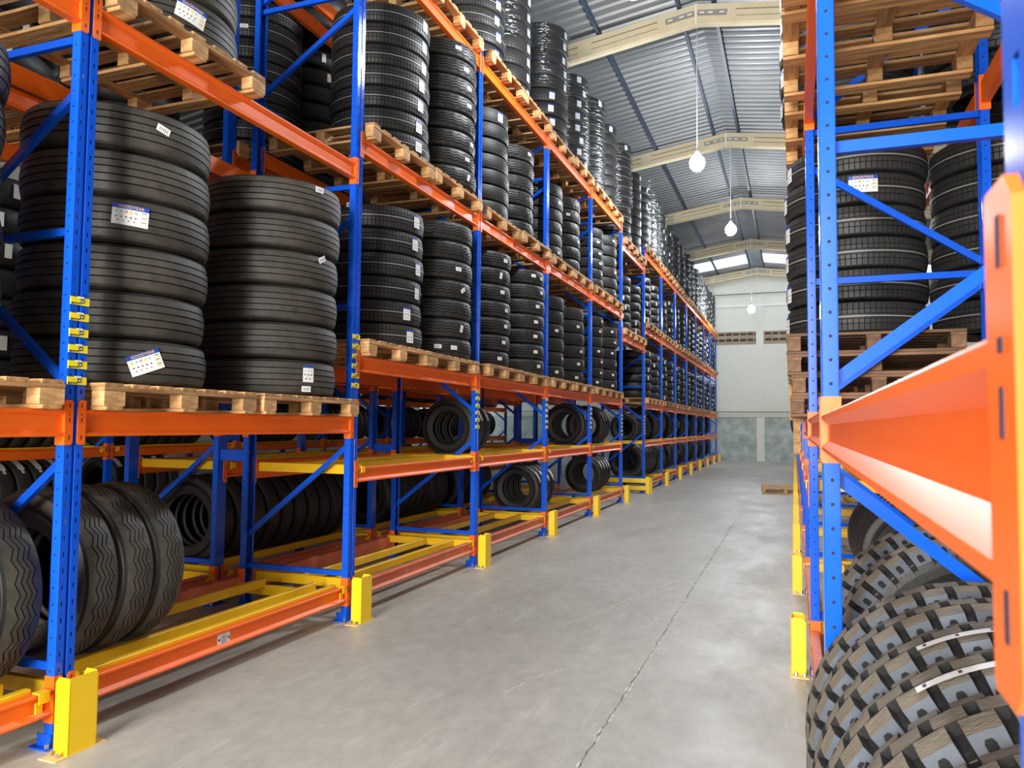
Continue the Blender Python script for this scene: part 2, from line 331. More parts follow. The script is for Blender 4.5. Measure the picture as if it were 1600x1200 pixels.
# concrete roof beams
TY = [2.2, 8.5, 14.85, 21.75, 28.15, 34.55, 40.85]
def half_beam(sgn, L):
    m = MB(); h = .37; t = .09
    def seg(x0, x1, za, zb, ty):
        p = [(sgn * x0, -ty, za - SL * x0), (sgn * x1, -ty, za - SL * x1), (sgn * x1, -ty, zb - SL * x1), (sgn * x0, -ty, zb - SL * x0)]
        q = [(a, -b, c) for a, b, c in p]; b = len(m.v); m.v += p + q
        for f in ((0, 1, 2, 3), (7, 6, 5, 4), (0, 4, 5, 1), (1, 5, 6, 2), (2, 6, 7, 3), (3, 7, 4, 0)): m.f.append(tuple(b + i for i in f)); m.m.append(0); m.sm.append(False)
    seg(0, L, -h, -h + .11, t + .012); seg(0, L, -.11, 0, t + .012)          # chords
    x = 0
    while x < L - .3:
        seg(x, x + (.75 if x == 0 else .28), -h + .11, -.11, t + .012)
        x += (.75 if x == 0 else .28) + 1.35
    seg(0, L, -h + .13, -.13, t)      # recessed web
    x = .75
    while x < L - .3:
        seg(x + .04, x + 1.31, -h + .145, -.145, t + .010); x += 1.63     # raised inner panel leaves a routed outline
    seg(0, L, -h - .02, -h, t * .7)
    return m.mesh('half_beam', CONC)
hl, hr = half_beam(-1, 15.7), half_beam(1, 14.2)
sp = MB(); sp.box(.06, .62, -.118, -.102, -.235, -.125)
for q in (.10, .26, .48): sp.box(q, q + .09, -.121, -.117, -.19, -.165, 1)
pm = sp.mesh('splice_plate', [mat('dull_plate', (.30, .29, .25), .6, metal=.3), mat('bright_slot', (.8, .8, .75), .5)])
for i, y in enumerate(TY):
    t = empty('trim_%d' % (i + 3), (RX, y, RZ - .02), kind='structure')
    put('beam_half', hl, t); put('beam_half', hr, t)
    for s in (1, -1):
        o = put('splice_plate', pm, t, rot=(0, math.atan(SL) * s, 0)); o.scale = (s, 1, 1)
    j = MB(); j.box(-.012, .012, -.108, .108, -.385, .0); put('end_joint', j.mesh('end_joint', mat('white_grout', (.75, .75, .7), .7)), t)
# tie rods under the sheets
m = MB(); m.tube((-8, 18.1, roofz(-8) - .03), (3.5, 19.1, roofz(3.5) - .03), .012); m.tube((-8, 11.4, roofz(-8) - .03), (3.5, 12.4, roofz(3.5) - .03), .012); m.lathe([(0, -.15), (.03, -.1), (.03, .1), (0, .15)], (-5.0, 18.36, roofz(-5) - .06), 8)
put('tie_rod', m.mesh('tie_rod', STEEL), ceil)

# hanging lamps
def emit(name, col, st):
    mt = bpy.data.materials.new(name); mt.use_nodes = True; nt = mt.node_tree; nt.nodes.remove(nt.nodes['Principled BSDF'])
    e = nt.nodes.new('ShaderNodeEmission'); e.inputs[0].default_value = (*col, 1); e.inputs[1].default_value = st; nt.links.new(e.outputs[0], nt.nodes['Material Output'].inputs[0]); return mt
LM = emit('lamp_glow', (0.80, 0.92, 1.0), 60)
b = MB(); b.lathe([(0, -.20), (.08, -.185), (.135, -.12), (.155, -.03), (.135, .05), (.08, .11), (.045, .14)], (0, 0, 0), 36); bulb_me = b.mesh('bulb', LM)
b = MB(); b.lathe([(.05, .12), (.05, .20), (.03, .22), (.0, .22)], (0, 0, 0), 16); sock_me = b.mesh('socket', mat('white_plastic', (.8, .8, .8), .4))
names = ['hanging lamp above the first bay, behind the camera view', 'hanging lamp above the second roof beam, out of view',
         'large glowing white globe lamp hanging on the longest visible white cord', 'middle glowing globe lamp hanging beyond the second visible roof beam', 'small far globe lamp hidden near the roof', 'small glowing globe lamp hanging before the far cream wall']
for (p, nm, i) in zip(LAMPS, names, range(6)):
    if i == 4: continue
    t = empty('pendant_lamp', p, label=nm, cat='lamp', group='globe lamps hanging from the ridge')
    bo = put('bulb', bulb_me, t); put('socket', sock_me, t)
    c = MB(); c.tube((0, 0, .2), (0, 0, RZ - p[2] - .02), .009 if i < 4 else .006); put('cord', c.mesh('cord', mat('white_cord', (.85, .85, .85), .5)), t)
    ld = bpy.data.lights.new('lamp_light', 'POINT'); ld.energy = LAMP_W; ld.color = (.93, .96, 1.0); ld.shadow_soft_size = .14
    lo = bpy.data.objects.new('lamp_light', ld); COL.objects.link(lo); lo.parent = t; lo.location = (0, 0, -.40)

# ------------------------------------------------------------------ rack parts (x: 0 = aisle face, -x into the rack; y along the rack)
HOLE = .0866
def post_mesh(H, name):
    m = MB(); wd = .12; dp = .058; n = int(H / HOLE)
    # side flanges with round holes (face -y and +y)
    for (yy, s) in ((0, 1), (wd, -1)):
        hx = -.031
        for k in range(n):
            z0 = k * HOLE; zc = z0 + HOLE / 2; z1 = z0 + HOLE; r = .0065
            ring = [(hx + r * math.cos(a), zc + r * math.sin(a)) for a in [PI * (j + .5) / 4 for j in range(8)]]
            o = [(hx + .02, z0), (hx + .02, z1), (hx - .02, z1), (hx - .02, z0)]
            ang = ring
            C = [(hx + .02, z1), (hx - .02, z1), (hx - .02, z0), (hx + .02, z0)]
            # ring points: idx 0,1 in first quadrant(+x,+z) ; 2,3 (-x,+z) ; 4,5 (-x,-z) ; 6,7 (+x,-z)
            P = lambda q: (q[0], yy, q[1])
            for qd in range(4):
                a, bb = ring[qd * 2], ring[qd * 2 + 1]; cc = C[qd]; nx = ring[(qd * 2 + 2) % 8]; nc = C[(qd + 1) % 4]
                m.face([P(a), P(cc), P(bb)][::s]); m.face([P(bb), P(cc), P(nc), P(nx)][::s])
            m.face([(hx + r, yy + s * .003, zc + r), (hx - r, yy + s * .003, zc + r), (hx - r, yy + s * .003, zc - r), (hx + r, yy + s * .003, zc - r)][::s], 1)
        m.box(-.011, -.004, yy, yy + s * .003, 0, n * HOLE) if s > 0 else m.box(-.011, -.004, yy - .003, yy, 0, n * HOLE)
        m.box(-dp, -.051, min(yy, yy + s * .003), max(yy, yy + s * .003), 0, n * HOLE)
        m.box(-dp, -dp + .003, min(yy, yy + s * .022), max(yy, yy + s * .022), 0, n * HOLE)     # return lip
    # front face: two slotted strips, a groove between them
    Z = n * HOLE
    def strip(y0, y1, x):
        m.face([(x, y0, 0), (x, y1, 0), (x, y1, Z), (x, y0, Z)])
    strip(.004, .022, 0); strip(.032, .050, 0); strip(.070, .088, 0); strip(.098, .116, 0)
    m.face([(-.004, 0, 0), (0, .004, 0), (0, .004, Z), (-.004, 0, Z)]); m.face([(0, .116, 0), (-.004, .12, 0), (-.004, .12, Z), (0, .116, Z)])
    m.face([(0, .050, 0), (-.012, .054, 0), (-.012, .054, Z), (0, .050, Z)]); m.face([(-.012, .054, 0), (-.012, .066, 0), (-.012, .066, Z), (-.012, .054, Z)]); m.face([(-.012, .066, 0), (0, .070, 0), (0, .070, Z), (-.012, .066, Z)])
    for (y0, y1) in ((.022, .032), (.088, .098)):
        for k in range(n):
            z = k * HOLE
            m.face([(0, y0, z), (0, y1, z), (0, y1, z + .031), (0, y0, z + .031)]); m.face([(0, y0, z + .056), (0, y1, z + .056), (0, y1, z + HOLE), (0, y0, z + HOLE)])
            m.face([(0, y0, z + .031), (-.003, y0, z + .031), (-.003, y0, z + .056), (0, y0, z + .056)], 0); m.face([(0, y1, z + .031), (-.003, y1, z + .031), (-.003, y1, z + .056), (0, y1, z + .056)], 0)
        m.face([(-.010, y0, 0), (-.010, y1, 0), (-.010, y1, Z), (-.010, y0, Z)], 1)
    return m.mesh(name, [BLUE, DARKHOLE])
HP = 6.42
POST = post_mesh(HP, 'upright_post')
pp = MB(); pp.prof([(0, 0), (0, .12), (-.085, .12), (-.085, .1), (-.082, .1), (-.082, .117), (-.012, .117), (-.012, .066), (-.012, .054), (0, .05)][::-1], (0, 0, 0), (0, 0, HP), (1, 0, 0), (0, 1, 0))
pp = MB(); pp.box(-.058, 0, 0, .12, 0, HP); PLAIN_POST = pp.mesh('plain_post', BLUE)
def brace_mesh(name, zf, zb):
    m = MB(); a = Vector((-.038, 0, zf)); b = Vector((-DEP + .038, 0, zb)); d = (b - a).normalized(); up = Vector((0, 1, 0)).cross(d) * -1
    if up.z < 0: up = -up
    # C channel: web in the xz plane, flanges outward along y
    m.prof([(.0, -.022), (.034, -.022), (.034, -.018), (.004, -.018), (.004, .018), (.034, .018), (.034, .022), (.0, .022)], a - d * .03, b + d * .03, (0, 1, 0), up)
    for p in (a, b):
        m.lathe([(0, 0), (.011, 0), (.011, .006), (0, .008)], (0, 0, 0), 8, 1) if False else None
        for yy in (-.006,): m.prof([(.010 * math.cos(k * PI / 4), .010 * math.sin(k * PI / 4)) for k in range(8)], (p.x - .005 * (1 if p is a else -1), -.047, p.z), (p.x - .005 * (1 if p is a else -1), -.035, p.z), (1, 0, 0), (0, 0, 1), 1)
    return m.mesh(name, [BLUE, STEEL])
BR = [brace_mesh('brace', a, b) for a, b in ((.39, .39), (1.53, .68), (1.87, 2.69), (2.75, 2.75), (3.58, 2.82), (3.84, 3.84), (3.95, 4.75), (5.52, 4.82), (5.65, 5.65), (6.2, 5.75))]
fp = MB(); fp.box(-.12, .010, -.04, .16, 0, .008); fp.box(-.10, .0, -.006, -.001, 0, .07)
for (x, y_) in ((-.006, -.02), (-.006, .14)): fp.prof([(.012 * math.cos(k * PI / 3), .012 * math.sin(k * PI / 3)) for k in range(6)], (x, y_, .008), (x, y_, .03), (1, 0, 0), (0, 1, 0), 1)
FOOT = fp.mesh('foot_plate', [BLUE, STEEL])
tg = MB(); tg.box(-.0, .006, .003, .118, 0, .042, 0); tg.box(.006, .008, .010, .062, .006, .012, 1); tg.box(.006, .0085, .004, .014, .002, .012, 1); tg.box(.006, .0085, .062, .084, .012, .034, 1); tg.box(.0085, .009, .068, .078, .018, .026, 2); tg.box(.006, .010, .045, .082, .038, .046, 2)
LTAG = tg.mesh('level_tag', [mat('tag_yellow', (.95, .80, .01), .4), P_INK, mat('tag_white', (.85, .85, .8), .5)])

def frame(xa, s, k, label, detail=True, tags=(), y=None, post2=True):
    """upright frame; xa aisle face x, s=+1 when the rack extends towards -x (long rack), -1 mirrored"""
    y = PY(k) if y is None else y
    t = empty('upright_frame', (xa, y, 0), label=label, cat='rack frame', group='blue upright frames of the racks')
    pm_ = POST if detail else PLAIN_POST
    a = put('post', pm_, t); a.scale = (s, 1, 1); a0 = a
    c = put('post', pm_, t, (-s * DEP, 0, 0)); c.scale = (-s, 1, 1)
    for bm in BR: o = put('brace', bm, t, (0, .06, 0)); o.scale = (s, 1, 1)
    a = put('foot_plate', FOOT, t); a.scale = (s, 1, 1); c = put('foot_plate', FOOT, t, (-s * DEP, 0, 0)); c.scale = (-s, 1, 1)
    for z in tags: put('level_tag', LTAG, a0, (0, 0, z))
    return t

# beam: x = 0 is the front, extends -x by .05
BH = .145
def beam_mesh(L, h=BH, mt=None, nm='rack_beam'):
    m = MB(); P = [(.001, 0), (.005, .004), (.005, .014), (-.016, .034), (-.016, h - .034), (.005, h - .016), (.005, h - .004), (.001, h), (-.05, h), (-.05, 0)]
    m.prof(P, (0, 0, 0), (0, L, 0), (1, 0, 0), (0, 0, 1)); return m.mesh(nm, mt or ORANGE)
BL = BAY - .12 - .012
BEAM = beam_mesh(BL); BEAM_D = beam_mesh(BL, .13, ORANGE_D, 'dusty_beam'); BEAM_S = beam_mesh(BL, .13, ORANGE, 'low_beam')
def conn_mesh(mt):
    m = MB(); h = .24
    m.box(-.062, .001, -.006, -.001, -.045, h - .045)                     # leg welded to the beam end, next to the post side
    c = .012
    z0, z1 = -.045, h - .045
    m.prof([(0, z0 + c), (c, z0), (.046, z0), (.050, z0 + .004), (.050, z1 - .004), (.046, z1), (c, z1), (0, z1 - c)][::-1], (.001, -.052, 0), (.007, -.052, 0), (0, 1, 0), (0, 0, 1))
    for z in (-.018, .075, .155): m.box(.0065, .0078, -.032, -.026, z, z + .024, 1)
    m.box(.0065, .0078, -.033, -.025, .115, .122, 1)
    return m.mesh('end_connector', [mt, DARKHOLE])
CONN = conn_mesh(ORANGE)
def beam(xa, s, k, z, label, me=None, y=None, L=None, bright=True):
    y = (PY(k) if y is None else y) + .12 + .006; me = me or BEAM
    t = put('rack_beam', me, None, (xa, y, z)); t.scale = (s, 1, 1); tag(t, label, 'beam', 'orange beams of the racks')
    a = put('end_connector', CONN, t, (0, 0, 0)); b = put('end_connector', CONN, t, (0, (L or BL), 0)); b.scale = (1, -1, 1)
    return t

# post guard
gm = MB(); H = .385; T = .006
def gplate(pts, d): # pts in (u,z) plane -> thin box, d: 'x' plate normal along y / 'y' plate normal along x
    pass
gm.prof([(0, 0), (.10, 0), (.10, H - .02), (.085, H), (.02, H), (0, H - .03)][::-1], (-.10, 0, .006), (-.10, T, .006), (1, 0, 0), (0, 0, 1))     # face towards the camera end
gm.prof([(0, 0), (.17, 0), (.17, H - .02), (.15, H), (.0, H)], (-T, 0, .006), (0, 0, .006), (0, 1, 0), (0, 0, 1))
gm.prof([(0, 0), (.10, 0), (.10, H - .02), (.085, H), (.02, H), (0, H - .03)], (-.10, .17 - T, .006), (-.10, .17, .006), (1, 0, 0), (0, 0, 1))
gm.box(-.10 - .0, -.10 + T, 0, .03, .006, H - .03)
GMAIN = gm.mesh('guard_body', GUARD)
gb = MB(); gb.box(-.116, .004, -.07, .0, 0, .007); gb.box(-.116, .004, .17, .23, 0, .007); gb.box(-.116, .004, 0, .17, 0, .006)
for (x, y_) in ((-.085, -.035), (-.03, -.035), (-.06, .2)): gb.prof([(.012 * math.cos(q * PI / 3), .012 * math.sin(q * PI / 3)) for q in range(6)], (x, y_, .007), (x, y_, .032), (1, 0, 0), (0, 1, 0), 1)
GBASE = gb.mesh('guard_base', [mat('pale_yellow_plate', (.80, .55, .22), .5), STEEL])
def guard(x, s, y, label):
    t = empty('post_guard', (x, y, 0), label=label, cat='post guard', group='yellow post guards along the aisle')
    a = put('guard_body', GMAIN, t); a.scale = (s, 1, 1); b = put('base_plate', GBASE, t); b.scale = (s, 1, 1)

# yellow support frame laid on the beams of one bay
def bar_mesh(name, L, ax, h=.085, wd=.045):
    m = MB()
    if ax == 'x': m.cbox(-L, 0, 0, wd, -h + .02, .02)
    else: m.cbox(-wd, 0, 0, L, -h + .02, .02)
    return m.mesh(name, YELLOW)
XBAR = bar_mesh('cross_bar', DEP - .02, 'x'); YBAR = bar_mesh('long_bar', BL - .16, 'y', .075)
hk = MB(); hk.box(-.03, .022, -.005, .055, -.002, .006); hk.box(.016, .022, -.005, .055, -.05, .006); HOOK = hk.mesh('hook', YELLOW)
def cradle(xa, s, k, z, label, xs=(-.36, -.80)):
    t = empty('support_frame', (xa, PY(k) + .12 + .05, z), label=label, cat='support frame', group='yellow support frames on the lower shelves')
    for yy in (0, BL - .13):
        o = put('cross_bar', XBAR, t, (-s * .01, yy, -.062 if len(xs) == 3 else 0)); o.scale = (s, 1, 1)
        h = put('hook', HOOK, t, (0, yy, .004)); h.scale = (s, 1, 1)
    for x in xs:
        o = put('long_bar', YBAR, t, (s * x, .045, 0)); o.scale = (s, 1, 1)

ZG, ZA, ZB_, ZC, ZD = .172, 1.185, 2.17, 4.155, 6.165     # beam undersides
ZE, ZF = 1.62, 3.885
TG = lambda z0, n: [z0 + HOLE * 1.0 * q for q in range(n)]
PN = lambda k: ORD[k + 1]
# ------ long rack, front row
for k in range(-1, 6):
    tags = {0: TG(1.90, 6), 1: TG(2.02, 6), 2: TG(1.66, 6), 3: TG(1.66, 6), 4: TG(1.66, 6), 5: TG(1.5, 6)}.get(k, ())
    frame(XL, 1, k, ('blue upright frame %s in the long rack, counted along the aisle' % PN(k)) if k >= 0 else 'blue upright frame of the long rack beside the camera, out of view', tags=tags)
for k in range(6, 14):
    frame(XL, 1, k, 'blue upright frame %s in the long rack, beyond the cross passage' % PN(k), tags=TG(1.5, 6) if k == 6 else (), detail=k < 9)
def bayname(k): return 'between posts %s and %s of the long rack' % (ORD[k + 1], ORD[k + 2])
for k in range(-1, 13):
    if k == -1: bn = 'before the first post of the long rack'
    else: bn = bayname(k)
    if k != 5: beam(XL, 1, k, ZG, 'low orange beam just above the floor, ' + bn, BEAM_D if k > 0 else BEAM_S); beam(XL - DEP, -1, k, ZG, 'low orange rear beam near the floor, ' + bn, BEAM_D)
    if k < 1:
        lv = [('middle shelf', ZE), ('upper shelf', ZF)]
    elif k == 5:
        lv = [('bridging the cross passage at middle height', 3.66), ('bridging the cross passage at top', 5.75)]
    else:
        lv = [('knee shelf', ZA), ('middle shelf', ZB_), ('upper shelf', ZC), ('top shelf', ZD)]
    for nm, z in lv:
        beam(XL, 1, k, z, 'orange front beam, %s, %s' % (nm, bn), BEAM if z not in (ZA,) else BEAM_S)
        if k < 9: beam(XL - DEP, -1, k, z, 'orange rear beam, %s, %s' % (nm, bn))
guard_y = [PY(k) - .05 for k in range(0, 6)]
for k in range(6): guard(-3.468, 1, PY(k) - .05, 'yellow folded post guard in front of post %s of the long rack' % ORD[k + 1])
for k in range(6, 14): guard(-3.45, 1, PY(k) - .05, 'yellow post guard in front of far post %s of the long rack' % ORD[k + 1])
# end-of-row barrier at the passage
bt = empty('row_end_barrier', (-3.47, PY(6) - .22, 0), label='yellow low two-rail barrier closing the row end past the cross passage', cat='barrier')
m = MB(); m.cbox(-.10, 0, 0, .10, 0, .42); put('barrier_post', m.mesh('barrier_post', GUARD), bt)
m = MB(); m.cbox(-.10, 0, 0, .10, 0, .42); put('barrier_post', m.mesh('barrier_post', GUARD), bt, (-1.30, 0, 0))
for z in (.08, .27): m = MB(); m.cbox(-1.25, -.09, .02, .07, z, z + .11); put('rail', m.mesh('rail', GUARD), bt)
for k in list(range(0, 5)) + list(range(6, 11)):
    cradle(XL, 1, k, ZG + .13, 'yellow support frame at floor level ' + bayname(k), xs=(-.06, -.262, -.787) if k == 0 else (-.22, -.58) if k == 1 else (-.36, -.80))
    if k > 0: cradle(XL, 1, k, ZA + .13, 'yellow support frame at knee height ' + bayname(k))
cradle(XL, 1, -1, ZG + .13, 'yellow support frame at floor level before the first post', xs=(-.06, -.262, -.787))

# ------ second row (back to back)
XB = -5.075
sp_ = MB(); sp_.cbox(-.277, -.005, .02, .10, 0, .105); SPC = sp_.mesh('row_spacer', BLUE)
for k in range(-1, 6):
    frame(XB, 1, k, 'dark blue upright frame %s of the second row, behind the long rack' % ORD[k + 2], detail=False)
    for z in (1.35, 3.4): tag(put('row_spacer', SPC, None, (XB + .28, PY(k), z)), 'blue box spacer joining the two rows at frame %s, %s' % (ORD[k + 2], 'low' if z < 2 else 'high'), 'spacer', 'blue spacers between the rows')
    if k < 5:
        bn = 'second row, bay %s' % ORD[k + 2]
        for nm, z in ((('floor level', ZG), ('middle shelf', ZE), ('upper shelf', ZF), ('top shelf', ZD)) if k < 1 else (('floor level', ZG), ('knee shelf', ZA), ('middle shelf', ZB_), ('upper shelf', ZC), ('top shelf', ZD))):
            beam(XB, 1, k, z, 'orange near-side beam, %s, %s' % (nm, bn), BEAM_D if z < 1 else None)
            beam(XB - DEP, -1, k, z, 'orange far-side beam, %s, %s' % (nm, bn), BEAM_D if z < 1 else None)
        cradle(XB, 1, k, ZG + .13, 'yellow support frame at floor level, ' + bn)
        if k > 0: cradle(XB, 1, k, ZA + .13, 'yellow support frame on the knee shelf, ' + bn)
# ------ third row across the next aisle
XC = -9.6
for k in range(-1, 9):
    frame(XC, 1, k, 'distant blue upright frame %s of the third row, seen through the shelves' % ORD[k + 2], detail=False)
    if k < 8:
        bn = 'third row, bay %s' % ORD[k + 2]
        for nm, z in (('floor level', ZG), ('knee shelf', ZA), ('middle shelf', ZB_)):
            beam(XC, 1, k, z, 'distant orange beam, %s, %s' % (nm, bn))
        cradle(XC, 1, k, ZA + .13, 'distant yellow support frame on the knee shelf, ' + bn)
        if 0 < k < 4: cradle(XC, 1, k, ZG + .13, 'distant yellow support frame at floor level, ' + bn)

# ------ rack beside the camera (mirrored)
YR0 = .31
frame(XR + .003, -1, -1, 'blurred blue upright at the picture edge, very close to the camera', y=YR0)
for k in range(0, 6): frame(XR, -1, k, 'blue upright frame %s of the rack beside the lug tyres' % ORD[k + 1])
for k in range(6, 13): frame(XR, -1, k, 'far blue upright frame %s of the rack beside the lug tyres' % ORD[k + 1], detail=False)
L0 = PY(0) - YR0 - .12 - .012
B0 = beam_mesh(L0, .127, ORANGE, 'near_beam'); B0g = beam_mesh(L0, .13, ORANGE_D, 'near_low_beam')
beam(XR + .002, -1, 0, ZE + .001, 'large blurred orange beam running from the picture edge to the first post', B0, y=YR0, L=L0)
beam(XR, -1, 0, ZG, 'low orange beam under the row of lug tyres', B0g, y=YR0, L=L0)
beam(XR + DEP, 1, 0, ZE, 'orange rear beam behind the blurred beam', B0, y=YR0, L=L0); beam(XR + DEP, 1, 0, ZG, 'low orange rear beam behind the lug tyres', B0g, y=YR0, L=L0)
for k in range(0, 12):
    bn = 'bay %s of the rack beside the lug tyres' % ORD[k + 1]
    if k == 0: lv = (('floor level', ZG), ('middle shelf', ZE), ('upper shelf', ZF))
    else: lv = (('floor level', ZG), ('knee shelf', ZA), ('middle shelf', ZE + .02 if k == 1 else ZB_), ('upper shelf', ZF if k == 1 else ZC))
    for nm, z in lv:
        beam(XR, -1, k, z, 'orange aisle beam, %s, %s' % (nm, bn), BEAM_D if z < 1 else None)
        if k < 4: beam(XR + DEP, 1, k, z, 'orange rear beam, %s, %s' % (nm, bn), BEAM_D if z < 1 else None)
    if 0 < k < 5: cradle(XR, -1, k, ZA + .13, 'yellow support frame, knee shelf, ' + bn); cradle(XR, -1, k, ZG + .13, 'yellow support frame, floor level, ' + bn)
for k in range(1, 13): guard(.062 - .10, -1, PY(k) - .06, 'yellow post guard in front of post %s of the rack beside the lug tyres' % ORD[k + 1])

# ------------------------------------------------------------------ pallets
PLY, PLX, PH = 1.27, 1.16, .151
def pieces(rs):
    P = []
    for i in range(7):
        y0 = .0 + i * (PLY - .135) / 6; P.append(('deck_board', (0, y0, .129), (PLX, .135 * rs.uniform(.85, 1), .022), WOODX))
    for i in range(3):
        x0 = i * (PLX - .10) / 2; P.append(('stringer_board', (x0, 0, .107), (.10, PLY, .022), WOODY))
        for j in range(3): P.append(('block', (x0 + rs.uniform(0, .006), j * (PLY - .145) / 2, .022), (.10 - .006, .145, .085), WOODB))
    for j in range(3): P.append(('bottom_board', (0, j * (PLY - .145) / 2 + .015, 0), (PLX, .115, .022), WOODX))
    return P
PMESH = {}
def piece_mesh(nm, d, mt):
    key = (nm, mt.name, tuple(round(q, 3) for q in d))
    if key not in PMESH:
        m = MB(); m.cbox(0, d[0], 0, d[1], 0, d[2], .003); PMESH[key] = m.mesh(nm, mt)
    return PMESH[key]
PV = [pieces(random.Random(q)) for q in range(4)]
FARP = []
for v in PV[:3]:
    m = MB()
    for nm, p, d, mt in v: m.box(p[0], p[0] + d[0], p[1], p[1] + d[1], p[2], p[2] + d[2], {WOODX.name: 0, WOODY.name: 1, WOODB.name: 2}[mt.name])
    FARP.append(m.mesh('far_pallet', [WOODX, WOODY, WOODB]))
def pallet(x, y, z, label, group='wooden pallets on the shelves', far=False, rot=0.0, i=0, dark=False):
    """x = aisle-side (max x) edge, y = near edge"""
    if far:
        return tag(put('pallet', FARP[i % 3], None, (x - PLX, y, z), (0, 0, rot)), label, 'pallet', group)
    t = empty('pallet', (x - PLX, y, z), (0, 0, rot), label=label, cat='pallet', group=group)
    for nm, p, d, mt in PV[i % 4]:
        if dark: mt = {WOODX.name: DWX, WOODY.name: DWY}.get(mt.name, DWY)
        put(nm, piece_mesh(nm, d, mt), t, p)
    return t
rp = random.Random(11)
cnt = 0
def shelf_pallets(k, z, shelf, far=False, skip=()):
    global cnt
    for j in range(2):
        if j in skip: continue
        y = PY(k) + .148 + j * 1.29 + rp.uniform(-.004, .006)
        if k == 0 and j == 1: y = PY(k) + .14 + 1.335
        where = 'bay before the first post' if k < 0 else 'bay %s' % ORD[k + 1]
        pallet(XL + .085 + rp.uniform(-.02, .03), y, z + (BH if z != ZA else .13), 'wooden pallet, %s on the %s shelf, %s of the long rack' % (('first', 'second')[j], shelf, where), far=far, i=cnt, rot=rp.uniform(-.008, .008)); cnt += 1
shelf_pallets(-1, ZE, 'middle'); shelf_pallets(-1, ZF, 'upper')
shelf_pallets(0, ZE, 'middle'); shelf_pallets(0, ZF, 'upper', skip=(1,))
for k in range(1, 5):
    shelf_pallets(k, ZB_, 'middle'); shelf_pallets(k, ZC, 'upper'); shelf_pallets(k, ZD, 'top', skip=(0,) if k == 1 else ())
shelf_pallets(5, 3.66, 'passage bridge', far=True); shelf_pallets(5, 5.75, 'passage bridge top', far=True)
for k in range(6, 13):
    for (z, nm) in ((ZB_, 'middle'), (ZC, 'upper'), (ZD, 'top')): shelf_pallets(k, z, nm, far=True)
# second row pallets that show through
for k in (-1, 0, 1, 2):
    for (z, nm) in (((ZF, 'upper'), (ZE, 'middle')) if k < 1 else ((ZC, 'upper'), (ZB_, 'middle'))):
        for j in range(2):
            pallet(XB + .03, PY(k) + .13 + j * 1.3, z + BH, 'shaded wooden pallet %s, %s shelf, bay %s of the second row' % (ORD[j + 1], nm, ORD[k + 2]), far=True, i=cnt); cnt += 1
# rack beside the camera: upper-shelf pallets seen from below and a pile of empties
for j in range(2): pallet(XR - .14 + PLX, PY(0) + .14 + j * 1.31, ZF + BH, 'pale pallet seen from below, %s one above the blurred beam' % ORD[j + 1], i=cnt); cnt += 1
for j in range(2): pallet(XR - .14 + PLX, PY(1) + .14 + j * 1.31, ZF + BH, 'pallet seen from below, %s one above the banded tyres' % ORD[j + 1], i=cnt); cnt += 1
pallet(XR - .12 + PLX, YR0 + 1.36, ZF + BH, 'pale pallet overhead at the top picture corner', i=cnt); cnt += 1
DW = 5
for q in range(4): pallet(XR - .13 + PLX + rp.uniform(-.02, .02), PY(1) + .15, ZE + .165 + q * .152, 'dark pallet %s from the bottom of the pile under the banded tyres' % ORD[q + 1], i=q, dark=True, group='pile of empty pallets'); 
for q in range(4): pallet(XR - .13 + PLX + rp.uniform(-.02, .02), PY(1) + 1.46, ZE + .165 + q * .152, 'dark pallet %s from the bottom of the farther pile, same bay' % ORD[q + 1], i=q + 1, far=True, group='farther pile of empty pallets')
for k in range(2, 6):
    for j in range(2): pallet(XR - .10 + PLX, PY(k) + .14 + j * 1.31, ZB_ + BH, 'far pallet %s on the middle shelf, bay %s beside the lug tyre rack' % (ORD[j + 1], ORD[k + 1]), far=True, i=cnt); cnt += 1
for q in range(4): pallet(XR - .11 + PLX, PY(3) + .2, ZA + .15 + q * .152, 'far pallet %s up in the pile past the third post' % ORD[q + 1], far=True, i=q, group='far pile of pallets')
pallet(.35, 20.9, 0.001, 'loose brown pallet lying on the aisle floor by the far post guards', group='pallet on the floor', rot=0.05, i=2)

